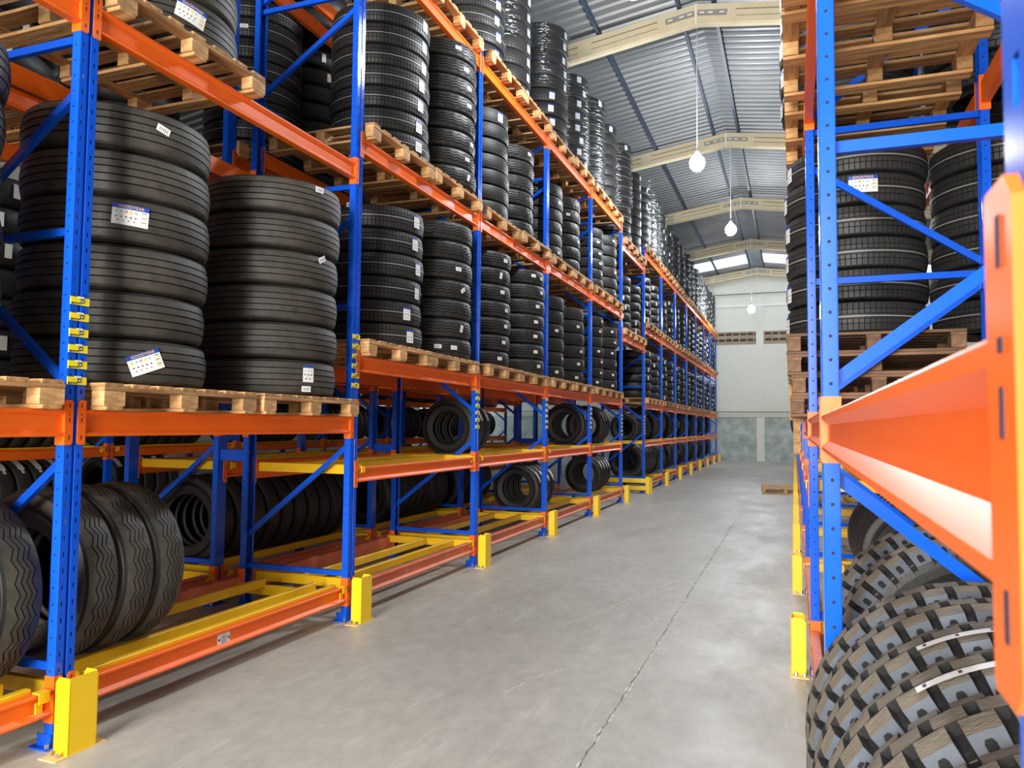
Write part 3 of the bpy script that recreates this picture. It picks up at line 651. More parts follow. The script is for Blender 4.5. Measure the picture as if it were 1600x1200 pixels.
# ------------------------------------------------------------------ tyres
def tri(t): t = t % 1.0; return 4 * abs(t - .5) - 1
def tyre_mesh(name, R, W, rim, pitches, F, G, ribs, gd, lat, zz=0.0, line=None, edge=.004, mats=None, tread=0.84, lug=False, crown=.012, zzside=0.3, mtread=0, mside=0):
    """ribs: list of (s0,s1,phase,latfactor) as fractions of tread width; gd groove depth; lat lateral depth; F,G angular samples"""
    TW = W * tread; cols = []   # (s, r, amp, phase, latdepth, matidx of band to next)
    hw = TW / 2
    def crownr(s): return R - crown * (s / hw) ** 2
    n = len(ribs)
    for i, (a, b, ph, lf) in enumerate(ribs):
        sa, sb = a * TW, b * TW
        amp_a = zz if i > 0 else 0; amp_b = zz if i < n - 1 else 0
        cols.append((sa, crownr(sa), amp_a, ph, lat * lf, mtread))
        if line is not None and line == i:
            mid = (sa + sb) / 2
            cols.append((mid - .0018, crownr(mid), 0, ph, 0, 2)); cols.append((mid + .0018, crownr(mid), 0, ph, 0, mtread))
        cols.append((sb, crownr(sb), amp_b, ph, lat * lf, 3 if (lug and i == n - 1) else 1))
        if i < n - 1:
            e = edge; nx = ribs[i + 1][0] * TW; nph = ribs[i + 1][2]
            cols.append((sb + e, crownr(sb) - gd, zz, (ph + nph) / 2, 0, 1)); cols.append((nx - e, crownr(nx) - gd, zz, (ph + nph) / 2, 0, 1))
    # outer side (positive s) shoulder, sidewall, bead, inside, mirrored
    slat = lat * (1.0 if lug else 0)
    side = [(W / 2 * .93, R - crown - .044, slat * .55, 4), (W / 2 * .985, R - .085, 0, 4), (W / 2, R - .12, 0, 4)] if lug else \
           [(hw + (W / 2 - hw) * .45, R - crown - .012, 0, mside), (W / 2 * .975, R - crown - .050, 0, mside), (W / 2, R - .115, 0, mside)]
    h = R - rim; mside = 4 if lug else mside
    side += [(W / 2 * .995, rim + h * .52, 0, mside), (W / 2 * .97, rim + h * .50, 0, mside), (W / 2 * .93, rim + h * .30, 0, mside), (W / 2 * .86, rim + h * .16, 0, mside), (W / 2 * .845, rim + h * .13, 0, mside), (W / 2 * .80, rim + .012, 0, mside), (W / 2 * .74, rim, 0, 0), (W / 2 * .60, rim + .004, 0, 0), (W / 2 * .66, rim + h * .25, 0, 0), (W / 2 * .84, rim + h * .5, 0, 0), (W / 2 * .80, rim + h * .8, 0, 0), (W / 2 * .5, R - .035, 0, 0)]
    full = []
    ph0 = ribs[0][2]; ph1 = ribs[-1][2]
    full += cols
    full += [(s, r, 0, ph1, l, mi) for (s, r, l, mi) in side]
    full += [(-s, r, 0, ph0, l, mi) for (s, r, l, mi) in side[::-1]]
    # material for the band between mirrored columns belongs to the next one; shift for mirrored half
    nf = len(F); N = pitches * nf; M = len(full); pa = 2 * PI / pitches
    v = []
    for p in range(pitches):
        for q in range(nf):
            fr = F[q]; g = G[q]
            for (s, r, amp, ph, l, mi) in full:
                th = (p + fr + ph) * pa; rr = r - l * g; ss = s + amp * tri(fr + ph * 0 + .25)
                v.append((rr * math.cos(th), rr * math.sin(th), ss))
    f = []; mi_ = []; sm = []
    nc = len(cols)
    for i in range(N):
        i2 = (i + 1) % N; q = i % nf; q2 = (q + 1) % nf
        ga, gb = G[q], G[q2]
        for j in range(M):
            j2 = (j + 1) % M
            f.append((i * M + j, i2 * M + j, i2 * M + j2, i * M + j2))
            mi = full[j][5] if j < M // 2 + nc // 2 else full[j2][5]
            if lug and j == M - 1: mi = 3
            if j < nc and full[j][4] > 0 and (ga > 0 or gb > 0): mi = 1
            mi_.append(mi); sm.append(j >= nc + (2 if lug else 0) and j < M - 2)
    if lug:   # raised arch on each shoulder flank
        for sg in (1, -1):
            for p in range(pitches):
                ph = ph1 if sg > 0 else ph0
                th = (p + .38 + ph) * pa; base = len(v)
                pts = []
                A = Vector((hw * 1.0, R - crown)); B = Vector((W / 2 * .93, R - crown - .044)); 
                for (u, t) in ((-.007, .88), (-.007, .45), (-.004, .3), (.004, .3), (.007, .45), (.007, .88)):
                    P = A.lerp(B, t); an = th + u / R * 1.6
                    pts.append(((P.y + .0015) * math.cos(an), (P.y + .0015) * math.sin(an), sg * (P.x + .0012)))
                v += pts; f.append(tuple(range(base, base + 6)) if sg > 0 else tuple(range(base + 5, base - 1, -1))); mi_.append(1); sm.append(False)
    me = bpy.data.meshes.new(name); me.from_pydata(v, [], f)
    for q in mats: me.materials.append(q)
    me.polygons.foreach_set('material_index', mi_); me.polygons.foreach_set('use_smooth', sm); me.update(); return me

def ribset(n, gap, lf=0, lfs=None, ph=None, sh=None):
    """n ribs; gap fraction of tread; sh shoulder rib width fraction"""
    sh = sh or 1 / n; inner = (1 - 2 * sh - gap * (n - 1)) / (n - 2); out = []; x = -.5
    for i in range(n):
        w_ = sh if i in (0, n - 1) else inner
        out.append((x, x + w_, (ph[i] if ph else 0), (lfs[i] if lfs else lf))); x += w_ + gap
    return out
MR = [RUB, RUB_GROOVE, WHITE_LINE]
MRD = [RUB_D, RUB_GROOVE, WHITE_LINE]
ZF_, ZG_ = [0, .5], [0, 0]
LF, LG = [0, .80, .83, .97], [0, 0, 1, 1]
T = {}
T['ribbed'] = (tyre_mesh('ribbed_tyre', .56, .285, .30, 100, ZF_, ZG_, ribset(5, .036, sh=.18), .013, 0, .0028, mats=MRD, edge=.0015, tread=.80, crown=.016), .56, .285, 'straight-ribbed')
T['zigzag'] = (tyre_mesh('zigzag_tyre', .50, .222, .285, 28, [0, .25, .5, .75], [0] * 4, ribset(5, .058, sh=.19), .013, 0, .0078, mats=MR, edge=.0015, tread=.82, crown=.016), .50, .222, 'wavy-tread')
T['lined'] = (tyre_mesh('lined_tyre', .52, .237, .29, 84, LF, LG, ribset(5, .030, lfs=[1, .4, 0, .4, 1], sh=.22), .010, .006, mats=MR, edge=.002, line=2), .52, .237, 'white-lined')
T['fine'] = (tyre_mesh('fine_tyre', .50, .207, .285, 60, ZF_, ZG_, ribset(7, .03, sh=.14), .009, 0, .0, mats=MR, edge=.002), .50, .207, 'fine-ribbed')
T['block'] = (tyre_mesh('block_tyre', .50, .205, .285, 56, LF, LG, ribset(5, .035, lfs=[1, 1, .6, 1, 1], ph=[0, .35, .1, .6, .2], sh=.18), .011, .010, mats=MR, edge=.002), .50, .205, 'block-tread')
T['trailer'] = (tyre_mesh('trailer_tyre', .50, .24, .28, 27, [0,.25,.5,.75], [0]*4, ribset(5, .040, sh=.24), .014, 0, .0135, mats=[RUB_D, RUB_GROOVE, WHITE_LINE], edge=.0016, tread=.76, crown=.016), .50, .24, 'zigzag-grooved')
T['highway'] = (tyre_mesh('highway_tyre', .50, .23, .285, 60, LF, LG, ribset(5, .03, lfs=[.5, 0, 0, 0, .5], sh=.2), .010, .004, mats=MR, edge=.002), .50, .23, 'road-tread')
LUGF, LUGG = [0, .72, .77, .95], [0, 0, 1, 1]
T['lug'] = (tyre_mesh('lug_tyre', .53, .258, .285, 35, LUGF, LUGG, [(-.5, -.19, 0, 1.0), (-.165, .165, .5, .8), (.19, .5, .0, 1.0)], .016, .024, mats=[RUB_TAN, RUB_GROOVE, WHITE_LINE, RUB_SIDE, RUB], edge=.004, tread=.70, lug=True, mside=3), .53, .258, 'lug-tread')
fm = MB()
def plain_tyre(R, W, n=36):
    prof = [(R - .005, -W * .36), (R, -W * .15), (R - .012, -W * .13), (R, -W * .11), (R, W * .11), (R - .012, W * .13), (R, W * .15), (R - .005, W * .36), (R - .05, W * .49), (R * .8, W * .5), (R * .6, W * .4), (R * .6, -W * .4), (R * .8, -W * .5), (R - .05, -W * .49), (R - .005, -W * .36)]
    return prof
m = MB(); m.lathe(plain_tyre(.5, .225), (0, 0, 0), 40); T['plain'] = (m.mesh('plain_tyre', [RUB]), .5, .225, 'dark')

# --- paper labels (wrapped on the tread)
def wrap(pts, R, z): return [((R + e) * math.cos(u / R), (R + e) * math.sin(u / R), z + v_) for (u, v_, e) in pts]
def curved_quad(m, R, u0, u1, v0, v1, e, mi, n=6):
    for k in range(n):
        a = u0 + (u1 - u0) * k / n; b = u0 + (u1 - u0) * (k + 1) / n
        m.face(wrap([(a, v0, e), (b, v0, e), (b, v1, e), (a, v1, e)], R, 0), mi)
LM_ = [PAPER, P_BLUE, P_YEL, P_ORG, P_CYAN, P_GRN, P_INK]
def text_mesh(txt, size):
    cu = bpy.data.curves.new('t', 'FONT'); cu.body = txt; cu.size = size; cu.align_x = 'CENTER'; cu.align_y = 'CENTER'; cu.resolution_u = 2
    o = bpy.data.objects.new('t', cu); COL.objects.link(o); dg = bpy.context.evaluated_depsgraph_get(); me = bpy.data.meshes.new_from_object(o.evaluated_get(dg))
    vs = [tuple(q.co) for q in me.vertices]; fs = [tuple(p.vertices) for p in me.polygons]; bpy.data.objects.remove(o); bpy.data.meshes.remove(me); return vs, fs
TV, TF = text_mesh('GOODYEAR', .026)
def label_big(R, hh=.125, ww=.20):
    m = MB(); e = .003
    curved_quad(m, R, -ww / 2, ww / 2, -hh / 2, hh * .28, e, 0); curved_quad(m, R, -ww / 2, ww / 2, hh * .28, hh / 2, e, 1)
    sx, sz = ww * .44, hh * .5
    rr = random.Random(5)
    def dot(u, v_, s, mi): m.face(wrap([(u - s, v_ - s, e + .0006), (u + s, v_ - s, e + .0006), (u + s, v_ + s, e + .0006), (u - s, v_ + s, e + .0006)], R, 0), mi)
    for i, mi in enumerate((5, 4, 3, 2, 4)): dot(-ww * .38 + i * ww * .13, hh * .14, .007, mi)
    for i in range(5): dot(-ww * .38 + i * ww * .13, -hh * .12, .0045, 6)
    for i in range(4): dot(-ww * .34 + i * ww * .15, -hh * .30, .0035, 6)
    for i in range(6): m.face(wrap([(ww * .30, hh * .18 - i * .014, e + .0006), (ww * .45, hh * .18 - i * .014, e + .0006), (ww * .45, hh * .18 - i * .014 + .004, e + .0006), (ww * .30, hh * .18 - i * .014 + .004, e + .0006)], R, 0), 2 if i % 2 else 6)
    return m.mesh('paper_label', LM_)
def lettering(R, hh=.125, ww=.20):
    m = MB()
    for (x, y, z) in TV: m.v.append(tuple(wrap([(x * (ww / .2), y + hh * .39, .0045)], R, 0)[0]))
    for f_ in TF: m.f.append(tuple(f_)); m.m.append(0); m.sm.append(False)
    return m.mesh('lettering', P_YEL)
def label_mid(R, hh=.13, ww=.10):
    m = MB(); curved_quad(m, R, -ww / 2, ww / 2, -hh / 2, hh * .36, .003, 0, 4); curved_quad(m, R, -ww / 2, ww / 2, hh * .36, hh / 2, .003, 1, 4)
    for (u, v_, mi) in ((-.3, .2, 5), (0, .2, 4), (.3, .2, 3), (-.3, -.05, 6), (0, -.05, 6), (.28, -.05, 6), (-.2, -.3, 6), (.15, -.3, 6)):
        s = .006; m.face(wrap([(u * ww - s, v_ * hh - s, .0036), (u * ww + s, v_ * hh - s, .0036), (u * ww + s, v_ * hh + s, .0036), (u * ww - s, v_ * hh + s, .0036)], R, 0), mi)
    return m.mesh('paper_label', LM_)
def label_small(R, hh=.045, ww=.085, inv=False):
    m = MB(); curved_quad(m, R, -ww / 2, ww / 2, -hh / 2, hh / 2, .003, 0, 3)
    for i in range(5): m.face(wrap([(-ww * .3 + i * ww * .14, -hh * .25, .0036), (-ww * .3 + i * ww * .14 + .004, -hh * .25, .0036), (-ww * .3 + i * ww * .14 + .004, hh * .2, .0036), (-ww * .3 + i * ww * .14, hh * .2, .0036)], R, 0), 6)
    return m.mesh('paper_label', LM_)
def label_wide(R): return label_strip(R, .24, .10)
def label_strip(R, L=.22, ww=.036):
    m = MB(); curved_quad(m, R, -L / 2, L / 2, -ww / 2, ww / 2, .004, 0, 8)
    for i in range(10): m.face(wrap([(-L * .42 + i * L * .09, -ww * .25, .005), (-L * .42 + i * L * .09 + .008, -ww * .25, .005), (-L * .42 + i * L * .09 + .008, ww * .25, .005), (-L * .42 + i * L * .09, ww * .25, .005)], R, 0), 6 if i % 4 == 1 else 0)
    return m.mesh('paper_strip', LM_)
LBL = {}
def lab(kind, R):
    key = (kind, round(R, 3))
    if key not in LBL: LBL[key] = {'big': label_big, 'letters': lettering, 'mid': label_mid, 'small': label_small, 'strip': label_strip, 'wide': label_wide}[kind](R)
    return LBL[key]
GRP = 'black tyres stored in the racks'
NT = [0]
rt_ = random.Random(21)
def tyre(kind, loc, label, rot=(0, 0, 0), labels=(), scale=1.0, group=GRP):
    me, R, W, _ = T[kind]
    o = put('tyre', me, None, loc, rot); o.scale = (scale,) * 3; tag(o, label, 'tyre', group); NT[0] += 1
    for (lk, az, dz, tilt) in labels:
        q = put('paper_label', lab(lk, R), o, (0, 0, dz), (0, 0, az))
        if tilt: q.rotation_euler = (tilt, 0, az)
        q['label'] = 'white paper label'
        if lk == 'big': put('lettering', lab('letters', R), q)
    return o
def stack(kind, cx, cy, z, n, where, labs=None, W=None, az0=-.2, wrapz=None, jit=.012, flat=False):
    """vertical pile; labs: dict index->(kind, azimuth[, dz, tilt]) azimuth measured from +x"""
    me, R, W0, nm = T[kind]; sc = (W / W0) if W else 1; W = W or W0
    for i in range(n):
        spin = rt_.uniform(-.4, .4); ll = []
        if labs:
            e = labs.get(i) if isinstance(labs, dict) else labs
            if e: 
                for q in (e if isinstance(e, list) else [e]):
                    a = q[1] + (rt_.uniform(-.12, .12) if not isinstance(labs, dict) else 0); ll.append((q[0], a - spin, q[2] if len(q) > 2 else rt_.uniform(-.01, .01), q[3] if len(q) > 3 else 0))
        o = tyre(kind, (cx + rt_.uniform(-jit, jit), cy + rt_.uniform(-jit, jit), z + W * (i + .5)), '%s tyre, %s from bottom, %s' % (nm, ORD[i + 1], where), (rt_.uniform(-.001, .001), rt_.uniform(-.001, .001), spin), ll, 1.0)
        o.scale = (1, 1, sc * .99)
def row(kind, cx, y0, n, zc, where, step=None, labs=None, lean=0.0, jit=.003, scale=1.0):
    """standing tyres, axis along y"""
    me, R, W, nm = T[kind]; step = step or W * 1.02
    for i in range(n):
        ll = []
        if labs:
            e = labs.get(i) if isinstance(labs, dict) else labs
            if e: ll = [(q[0], q[1], q[2] if len(q) > 2 else 0, q[3] if len(q) > 3 else 0) for q in (e if isinstance(e, list) else [e])]
        tyre(kind, (cx + rt_.uniform(-jit, jit), y0 + step * (i + .5), zc + rt_.uniform(0, .003)), '%s tyre standing %s in %s' % (nm, ORD[i + 1], where), (PI / 2, 0, lean + rt_.uniform(-.012, .012)), ll, scale)

PT = PH + .001
zE, zB, zC, zD, zFs = ZE + BH + PT, ZB_ + BH + PT, ZC + BH + PT, ZD + BH + PT, ZF + BH + PT
AZ = -.75
# middle shelf
stack('ribbed', -4.17, 2.28, zE, 6, 'stack before the first post, middle shelf')
stack('ribbed', -4.17, 3.73, zE, 6, 'first stack past the first post, middle shelf', {0: ('big', -.42, 0, .38), 3: ('big', -.62, .02, -.05), 5: ('small', -.30, .02, -.3)})
stack('ribbed', -4.09, 5.172, zE, 6, 'second stack past the first post, middle shelf', {0: [('mid', -.30, .03, 0), ('small', -.33, -.09, 0)], 5: ('small', -.22, .08, 0), 3: ('small', -.1, .1, .5)})
stack('lined', -4.14, 6.9, zB, 6, 'first stack past the second post, middle shelf', {0: ('mid', -.22), 1: ('mid', -.28), 2: ('mid', .06), 3: ('mid', 0), 4: ('mid', -.08), 5: [('mid', -.06), ('small', -1.5, .1, 0)]})
stack('zigzag', -4.03, 8.02, zB, 7, 'second stack past the second post, middle shelf', {0: [('small', -.5), ('small', -.9)], 1: ('small', -.25, 0, 1.3), 3: ('small', -.2, 0, .6), 4: ('small', -.4)})
stack('zigzag', -4.1, 9.5, zB, 7, 'first stack past the third post, middle shelf', {0: ('small', -.35), 1: ('small', -.2), 2: ('small', -.15), 3: ('small', -.1), 4: ('small', -.3), 5: ('small', -.35, 0, 1.4), 6: ('small', -.2)})
stack('zigzag', -4.03, 10.80, zB, 7, 'second stack past the third post, middle shelf', {0: ('small', -.25), 1: ('small', -.4), 2: ('small', -.4), 3: ('small', -.4), 4: ('small', -.35), 5: ('small', -.15), 6: [('small', -.5), ('small', -.1)]})
def auto(kinds, shelf, z, H, k, ys=(.80, 2.06), tall=0.0, labk='small', p=.7):
    for j, yo in enumerate(ys):
        kd = kinds[j]; W = T[kd][2]; n = max(1, int(round(H / W)))
        l = {i: (labk, rt_.uniform(-.45, .05)) for i in range(n) if rt_.random() < p}
        stack(kd, XL - T[kd][1] + .04, PY(k) + yo + rt_.uniform(-.03, .03), z, n, '%s stack past the %s post, %s shelf' % (ORD[j + 1], ORD[k + 1], shelf), l)
auto(('highway', 'highway'), 'middle', zB, 1.45, 3); auto(('block', 'highway'), 'middle', zB, 1.4, 4)
# upper shelf
stack('ribbed', -4.17, 3.95, zFs, 3, 'stack past the first post, upper shelf', {0: ('big', -.35, .02, -.2)})
stack('lined', -4.12, 6.965, zC, 7, 'first stack past the second post, upper shelf', {i: ('mid', (-.2, -.16, -.1, -.1, .0, .02, .02)[i]) for i in range(7)}, W=.219)
stack('zigzag', -4.0, 8.02, zC, 8, 'second stack past the second post, upper shelf', {0: ('small', -.2, 0, 1.3), 1: ('small', -.2), 2: ('small', 0), 4: ('small', -.2), 5: ('small', -.2), 6: ('small', -.3), 7: ('small', -.55)}, W=.21)
stack('fine', -4.1, 9.38, zC, 7, 'first stack past the third post, upper shelf', {6: ('mid', -.3)})
stack('zigzag', -4.1, 10.45, zC, 6, 'second stack past the third post, upper shelf', {5: ('small', -.2)})
stack('block', -4.1, 11.96, zC, 6, 'first stack past the fourth post, upper shelf', {0: ('small', -.2), 2: ('small', 0), 4: ('small', -.2)})
stack('zigzag', -4.1, 13.1, zC, 6, 'second stack past the fourth post, upper shelf', {2: ('small', -.1), 4: ('small', -.7)})
auto(('block', 'highway'), 'upper', zC, 1.3, 4)
# second-row stack showing above the orange beam
stack('lined', -5.62, 6.75, zC, 8, 'shaded stack in the second row, upper shelf', {6: ('small', -1.1)}, W=.219)
# top shelf
def top(kind, cy, n, where, l, cx=-4.12, W=None): stack(kind, cx, cy, zD, n, where + ', top shelf', l, W)
top('lined', 9.2, 9, 'first stack past the third post', {i: ('mid', -.25) for i in range(9)}, W=.228)
top('highway', 10.35, 9, 'second stack past the third post', {i: ('mid', -.05) for i in range(9)})
top('highway', 12.3, 9, 'first stack past the fourth post', {i: (('mid' if i > 4 else 'mid'), (-.85, -.75, -.85, -.8, -.1, -.15, -.2, -.2, -.1)[i]) for i in range(9)})
top('highway', 13.75, 8, 'second stack past the fourth post', {i: ('mid', (-.2, -.6, -.5, -.7, -.7, -.6, -.3, -.6)[i]) for i in range(8)})
top('lined', 15.0, 8, 'first stack past the fifth post', {7: ('mid', -.4)}, W=.24)
top('highway', 16.22, 8, 'second stack past the fifth post', {7: ('mid', -.5)})
stack('lined', -4.12, 17.72, 5.75 + BH + PT, 10, 'first stack on the high bridge over the cross passage', {9: ('mid', -.5)}, W=.237)
stack('highway', -4.1, 18.98, 5.75 + BH + PT, 9, 'second stack on the high bridge over the cross passage', {i: ('mid', -.1) for i in range(9)})
# standing tyres
zl0 = ZG + .13 + .02
def seat(R_, g=.1975): return math.sqrt(R_ * R_ - g * g) + .004
CX1, CX2 = XL - .6025, XB - .6025
row('trailer', -4.19, 3.17, 3, zl0 + .466, 'the row past the first post, floor level', step=.258, scale=1.04)
row('trailer', -4.19, 2.17, 3, zl0 + .466, 'the row before the first post, floor level', step=.26, scale=1.04)
zl1 = ZA + .13 + .02
row('highway', CX1, 9.0, 3, zl1 + seat(0.380), 'the row by the third post, knee shelf', step=.21, labs=('wide', .5), scale=.76)
row('highway', CX1, 11.6, 4, zl0 + seat(0.405), 'the row behind the fourth post, floor level', step=.24, labs=('wide', .5), scale=.81)
row('highway', CX1, 14.36, 3, zl1 + seat(0.430), 'the row behind the fifth post, knee shelf', step=.24, labs=('wide', .5), scale=.86)
row('highway', CX1, 15.9, 3, zl1 + seat(0.430), 'the row before the sixth post, knee shelf', step=.24, labs=('wide', .5), scale=.86)
row('highway', CX1, 15.80, 4, zl0 + seat(.41), 'the row beside the sixth post, floor level', step=.24, labs=('wide', .5), scale=.82)
row('highway', CX1, 19.95, 9, zl1 + seat(0.390), 'the row past the cross passage, knee shelf', step=.225, labs=('wide', .9), scale=.78)
row('plain', CX1, 20.2, 5, zl0 + seat(.5), 'the row past the cross passage, floor level', step=.4, labs={0: ('mid', 1.0)})
# second row, long dark floor-level rows
row('fine', CX2, 5.99, 10, zl0 + seat(.45), 'the dark second row, first floor-level group', step=.24, scale=.9)
row('fine', CX2, 9.28, 9, zl0 + seat(.45), 'the dark second row, farther floor-level group', step=.215, scale=.9)
row('fine', CX2, 11.61, 7, zl0 + seat(.45), 'the dark second row, last floor-level group', step=.215, scale=.9)
# third row with labels
row('highway', XC - .6025, 6.0, 9, zl0 + seat(.45), 'the third row seen through the shelves', step=.26, labs=[('small', .7), ('wide', 1.0)], scale=.9)
row('highway', XC - .6025, 8.9, 5, zl0 + seat(.45), 'the third row, group farther along', step=.26, labs=('wide', .9), scale=.9)

# tyres beside the camera
row('lug', .555, .52, 9, ZG + .13 + .385, 'the lug tyre row close to the camera', step=.268, lean=.0, labs={5: ('strip', 1.98, .075, 0), 6: ('strip', 1.90, .075, 0)})
row('lug', .66, PY(0) + .30, 2, ZG + .13 + .46, 'the lug pair beyond the first post', step=.40, lean=.12)
row('highway', XR + .7775, PY(1) + .5, 6, zl0 + .435, 'the floor row past the second near-side post', labs=('wide', 1.9), scale=.86)
row('highway', .40, PY(4) + .9, 2, zl1 + .46, 'the far pair bulging into the aisle', scale=.93)
stack('lined', .47, 6.62, ZE + .165 + 4 * .152 + .02 + .0, 6, 'stack on the pile of pallets', {i: ('mid', 3.35 + .1 * (i % 2)) for i in range(6)}, W=.241)
stack('highway', .42, 6.55, zFs, 10, 'stack overhanging the aisle above the banded tyres', ('mid', 3.4))
stack('highway', 1.46, 6.60, zFs, 8, 'inner stack above the banded tyres')
stack('lined', 1.54, 6.70, ZE + .165 + 4 * .152 + .02, 6, 'inner stack on the pile of pallets', None, W=.241)
q = put('paper_label', lab('big', .52), None, (.47, 6.62, ZE + .165 + 4 * .152 + .02 + .262 * 4.5), (0, 0, -1.45)); bpy.data.objects.remove(q)
for o in [o for o in COL.objects if o.name.startswith('tyre') and 'fifth from bottom, stack on the pile' in o.get('label', '')]:
    sp0 = o.rotation_euler.z; q = put('paper_label', lab('big', .52), o, (0, 0, .02), (0, 0, -1.50 - sp0)); q['label'] = 'white paper label with blue heading'; put('lettering', lab('letters', .52), q)
print('individual tyres', NT[0])

# everything farther away: one joined mass of tyres per kind of rack contents
m = MB()
def far_stack(cx, cy, z, H, R=.5, W=.215, n=20):
    k = int(H / W)
    for i in range(k):
        dx, dy = rt_.uniform(-.012, .012), rt_.uniform(-.012, .012); zc = z + W * (i + .5)
        pr_ = [(R * .62, -W * .5), (R - .09, -W * .49), (R - .03, -W * .43), (R, -W * .3), (R, W * .3), (R - .03, W * .43), (R - .09, W * .49), (R * .62, W * .5)]
        m.lathe(pr_, (cx + dx, cy + dy, zc), n)
        if rt_.random() < .75:
            a = rt_.uniform(-.7, .05); s = .05
            m.face([(cx + dx + (R + .004) * math.cos(a + q), cy + dy + (R + .004) * math.sin(a + q), zc + zz) for q, zz in ((-s, -s), (s, -s), (s, s), (-s, s))], 1)
for k in (5,):
    for (z, H) in ((3.66 + BH + PT, 1.5),):
        for yo in (.8, 2.06): far_stack(XL - .47, PY(k) + yo, z, H)
for k in range(6, 13):
    for (z, H) in ((zB, 1.5), (zC, 1.45), (zD, 1.95)):
        for yo in (.78, 2.05): far_stack(XL - .47, PY(k) + yo, z, H * rt_.uniform(.88, 1.0))
    if k > 6:
        for (z) in (zl0, zl1):
            for q in range(5):
                cy = PY(k) + .35 + q * .25
                n = 20; pr_ = [(.31, -.11), (.41, -.11), (.47, -.09), (.5, -.06), (.5, .06), (.47, .09), (.41, .11), (.31, .11)]
                b0 = len(m.v); m.lathe(pr_, (0, 0, 0), n)
                for idx in range(b0, len(m.v)):
                    x, yv, zv = m.v[idx]; m.v[idx] = (XL - .6025 + x, cy + zv, z + .465 + yv)
for k in (-1, 0, 1, 2, 3, 4):
    for (z, H) in (((zE, 1.7), (zFs, 1.95)) if k < 1 else ((zB, 1.5), (zC, 1.75), (zD, 1.9))):
        for yo in (.78, 2.05):
            if k == 1 and z == zC and yo < 1: continue
            far_stack(XB - .56, PY(k) + yo, z, H)
for k in range(-1, 8):
    for yo in (.78, 2.05): far_stack(XC - .58, PY(k) + yo, ZB_ + BH + .01, 1.5)
    for q in range(8):
        cy = PY(k) + .45 + q * .24; n = 20; pr_ = [(.28, -.10), (.38, -.10), (.42, -.09), (.45, -.06), (.45, .06), (.42, .09), (.38, .10), (.28, .10)]
        b0 = len(m.v); m.lathe(pr_, (0, 0, 0), n)
        for idx in range(b0, len(m.v)):
            x, yv, zv = m.v[idx]; m.v[idx] = (XC - .6025 + x, cy + zv, zl1 + seat(.45) + yv)
for k in range(2, 8):
    for yo in (.78, 2.05): far_stack(XR + .46, PY(k) + yo, zB, 1.3)
tag(put('tyre_mass', m.mesh('tyre_mass', [RUB, PAPER])), 'remaining dark tyre stacks filling the distant bays and shaded second row', 'tyres', kind='stuff')

# stretch film around the top-shelf stacks
def film(cx, cy, z0, z1, R, label):
    m = MB(); n = 36; rows = 14; rr = random.Random(int(cy * 10)); b = len(m.v)
    for j in range(rows + 1):
        z = z0 + (z1 - z0) * j / rows; a = .012 * math.sin(j * 2.2)
        for i in range(n): 
            r = R + .034 + a * .5 + rr.uniform(-.006, .010); m.v.append((cx + r * math.cos(2 * PI * i / n), cy + r * math.sin(2 * PI * i / n), z + rr.uniform(-.01, .01)))
    for j in range(rows):
        for i in range(n): m.f.append((b + j * n + i, b + j * n + (i + 1) % n, b + (j + 1) * n + (i + 1) % n, b + (j + 1) * n + i)); m.m.append(0); m.sm.append(True)
    tag(put('stretch_film', m.mesh('stretch_film', FILM)), label, 'plastic film', 'clear film around tyre stacks')
film(-4.12, 12.3, 7.45, 8.52, .50, 'clear plastic film around the first top stack past the fourth post')
film(-4.12, 13.75, 6.6, 8.32, .50, 'clear plastic film around the second top stack past the fourth post')
film(-4.12, 10.35, 7.3, 8.52, .50, 'clear plastic film around the second top stack past the third post')
film(-4.12, 15.0, 6.6, 8.4, .52, 'clear plastic film around the first top stack past the fifth post')
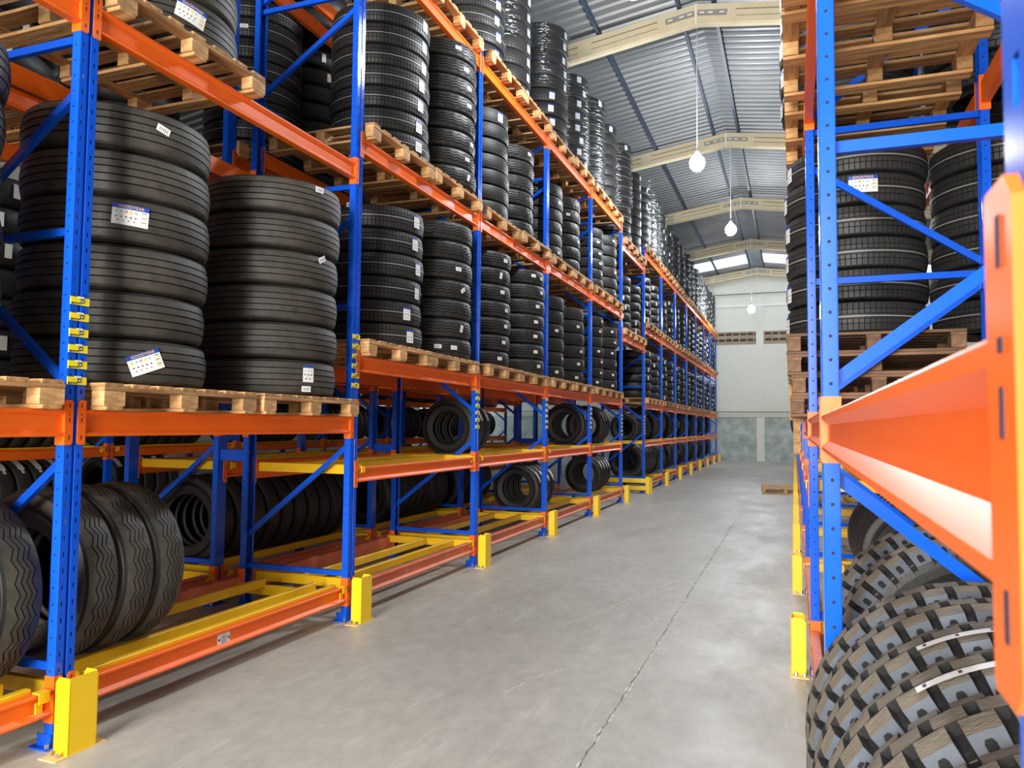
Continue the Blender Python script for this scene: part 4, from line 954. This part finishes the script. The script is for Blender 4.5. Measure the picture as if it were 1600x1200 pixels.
film(-4.12, 17.72, 6.9, 8.42, .52, 'clear plastic film around the stack over the cross passage')
for k in range(6, 13):
    for j, yo in enumerate((.78, 2.05)): film(-4.11, PY(k) + yo, 6.6, 8.4, .505, 'clear plastic film on far top stack %s past post %s' % (ORD[j + 1], ORD[k + 1]))

# white label on the floor-level beam
m = MB(); m.box(0, .001, 0, .12, 0, .085, 0); m.box(.001, .0016, 0, .12, .074, .080, 1)
for i in range(5): m.box(.001, .0016, .035, .085, .012 + i * .011, .016 + i * .011, 1)
m.box(.001, .0016, .006, .022, .03, .046, 1); m.box(.001, .0016, .098, .114, .03, .046, 1)
o = bpy.data.objects.get('rack_beam')
for ob in COL.objects:
    if ob.get('label') == 'low orange beam just above the floor, ' + bayname(0):
        q = put('load_sticker', m.mesh('load_sticker', [PAPER, P_INK]), ob, (-.0155, 1.10, .024)); q['label'] = 'white printed sticker'

# fire extinguisher and yellow column seen through the lower bays
t = empty('fire_extinguisher', (-9.44, 16.95, 1.45), label='red fire extinguisher hanging beyond the racks', cat='extinguisher')
m = MB(); m.lathe([(0, 0), (.08, 0), (.085, .03), (.085, .42), (.06, .50), (.025, .53), (.025, .56), (0, .56)], (0, 0, 0), 18); put('cylinder_body', m.mesh('ext_body', mat('fire_red', (.55, .03, .02), .3)), t)
m = MB(); m.box(-.155, -.07, -.03, .03, .40, .44); m.box(-.02, .02, -.10, .03, .56, .60); m.tube((0, -.06, .56), (.07, -.08, .3), .012); put('valve', m.mesh('ext_valve', mat('black_valve', (.03, .03, .03), .4)), t)
m = MB(); m.lathe([(.0865, .2), (.0865, .34)], (0, 0, 0), 18); put('paper_band', m.mesh('ext_band', PAPER), t)
m = MB(); m.cbox(-.25, .25, -.25, .25, 0, 8.3, .02, 0); m.cbox(-.256, .256, -.256, .256, 0, 2.0, .02, 1); m.cbox(-.257, .257, -.257, .257, .9, 1.25, .02, 2)
tag(put('trim_10', m.mesh('column', [CONC, YELLOW, P_INK]), None, (-12, 22, 0)), kind='structure')
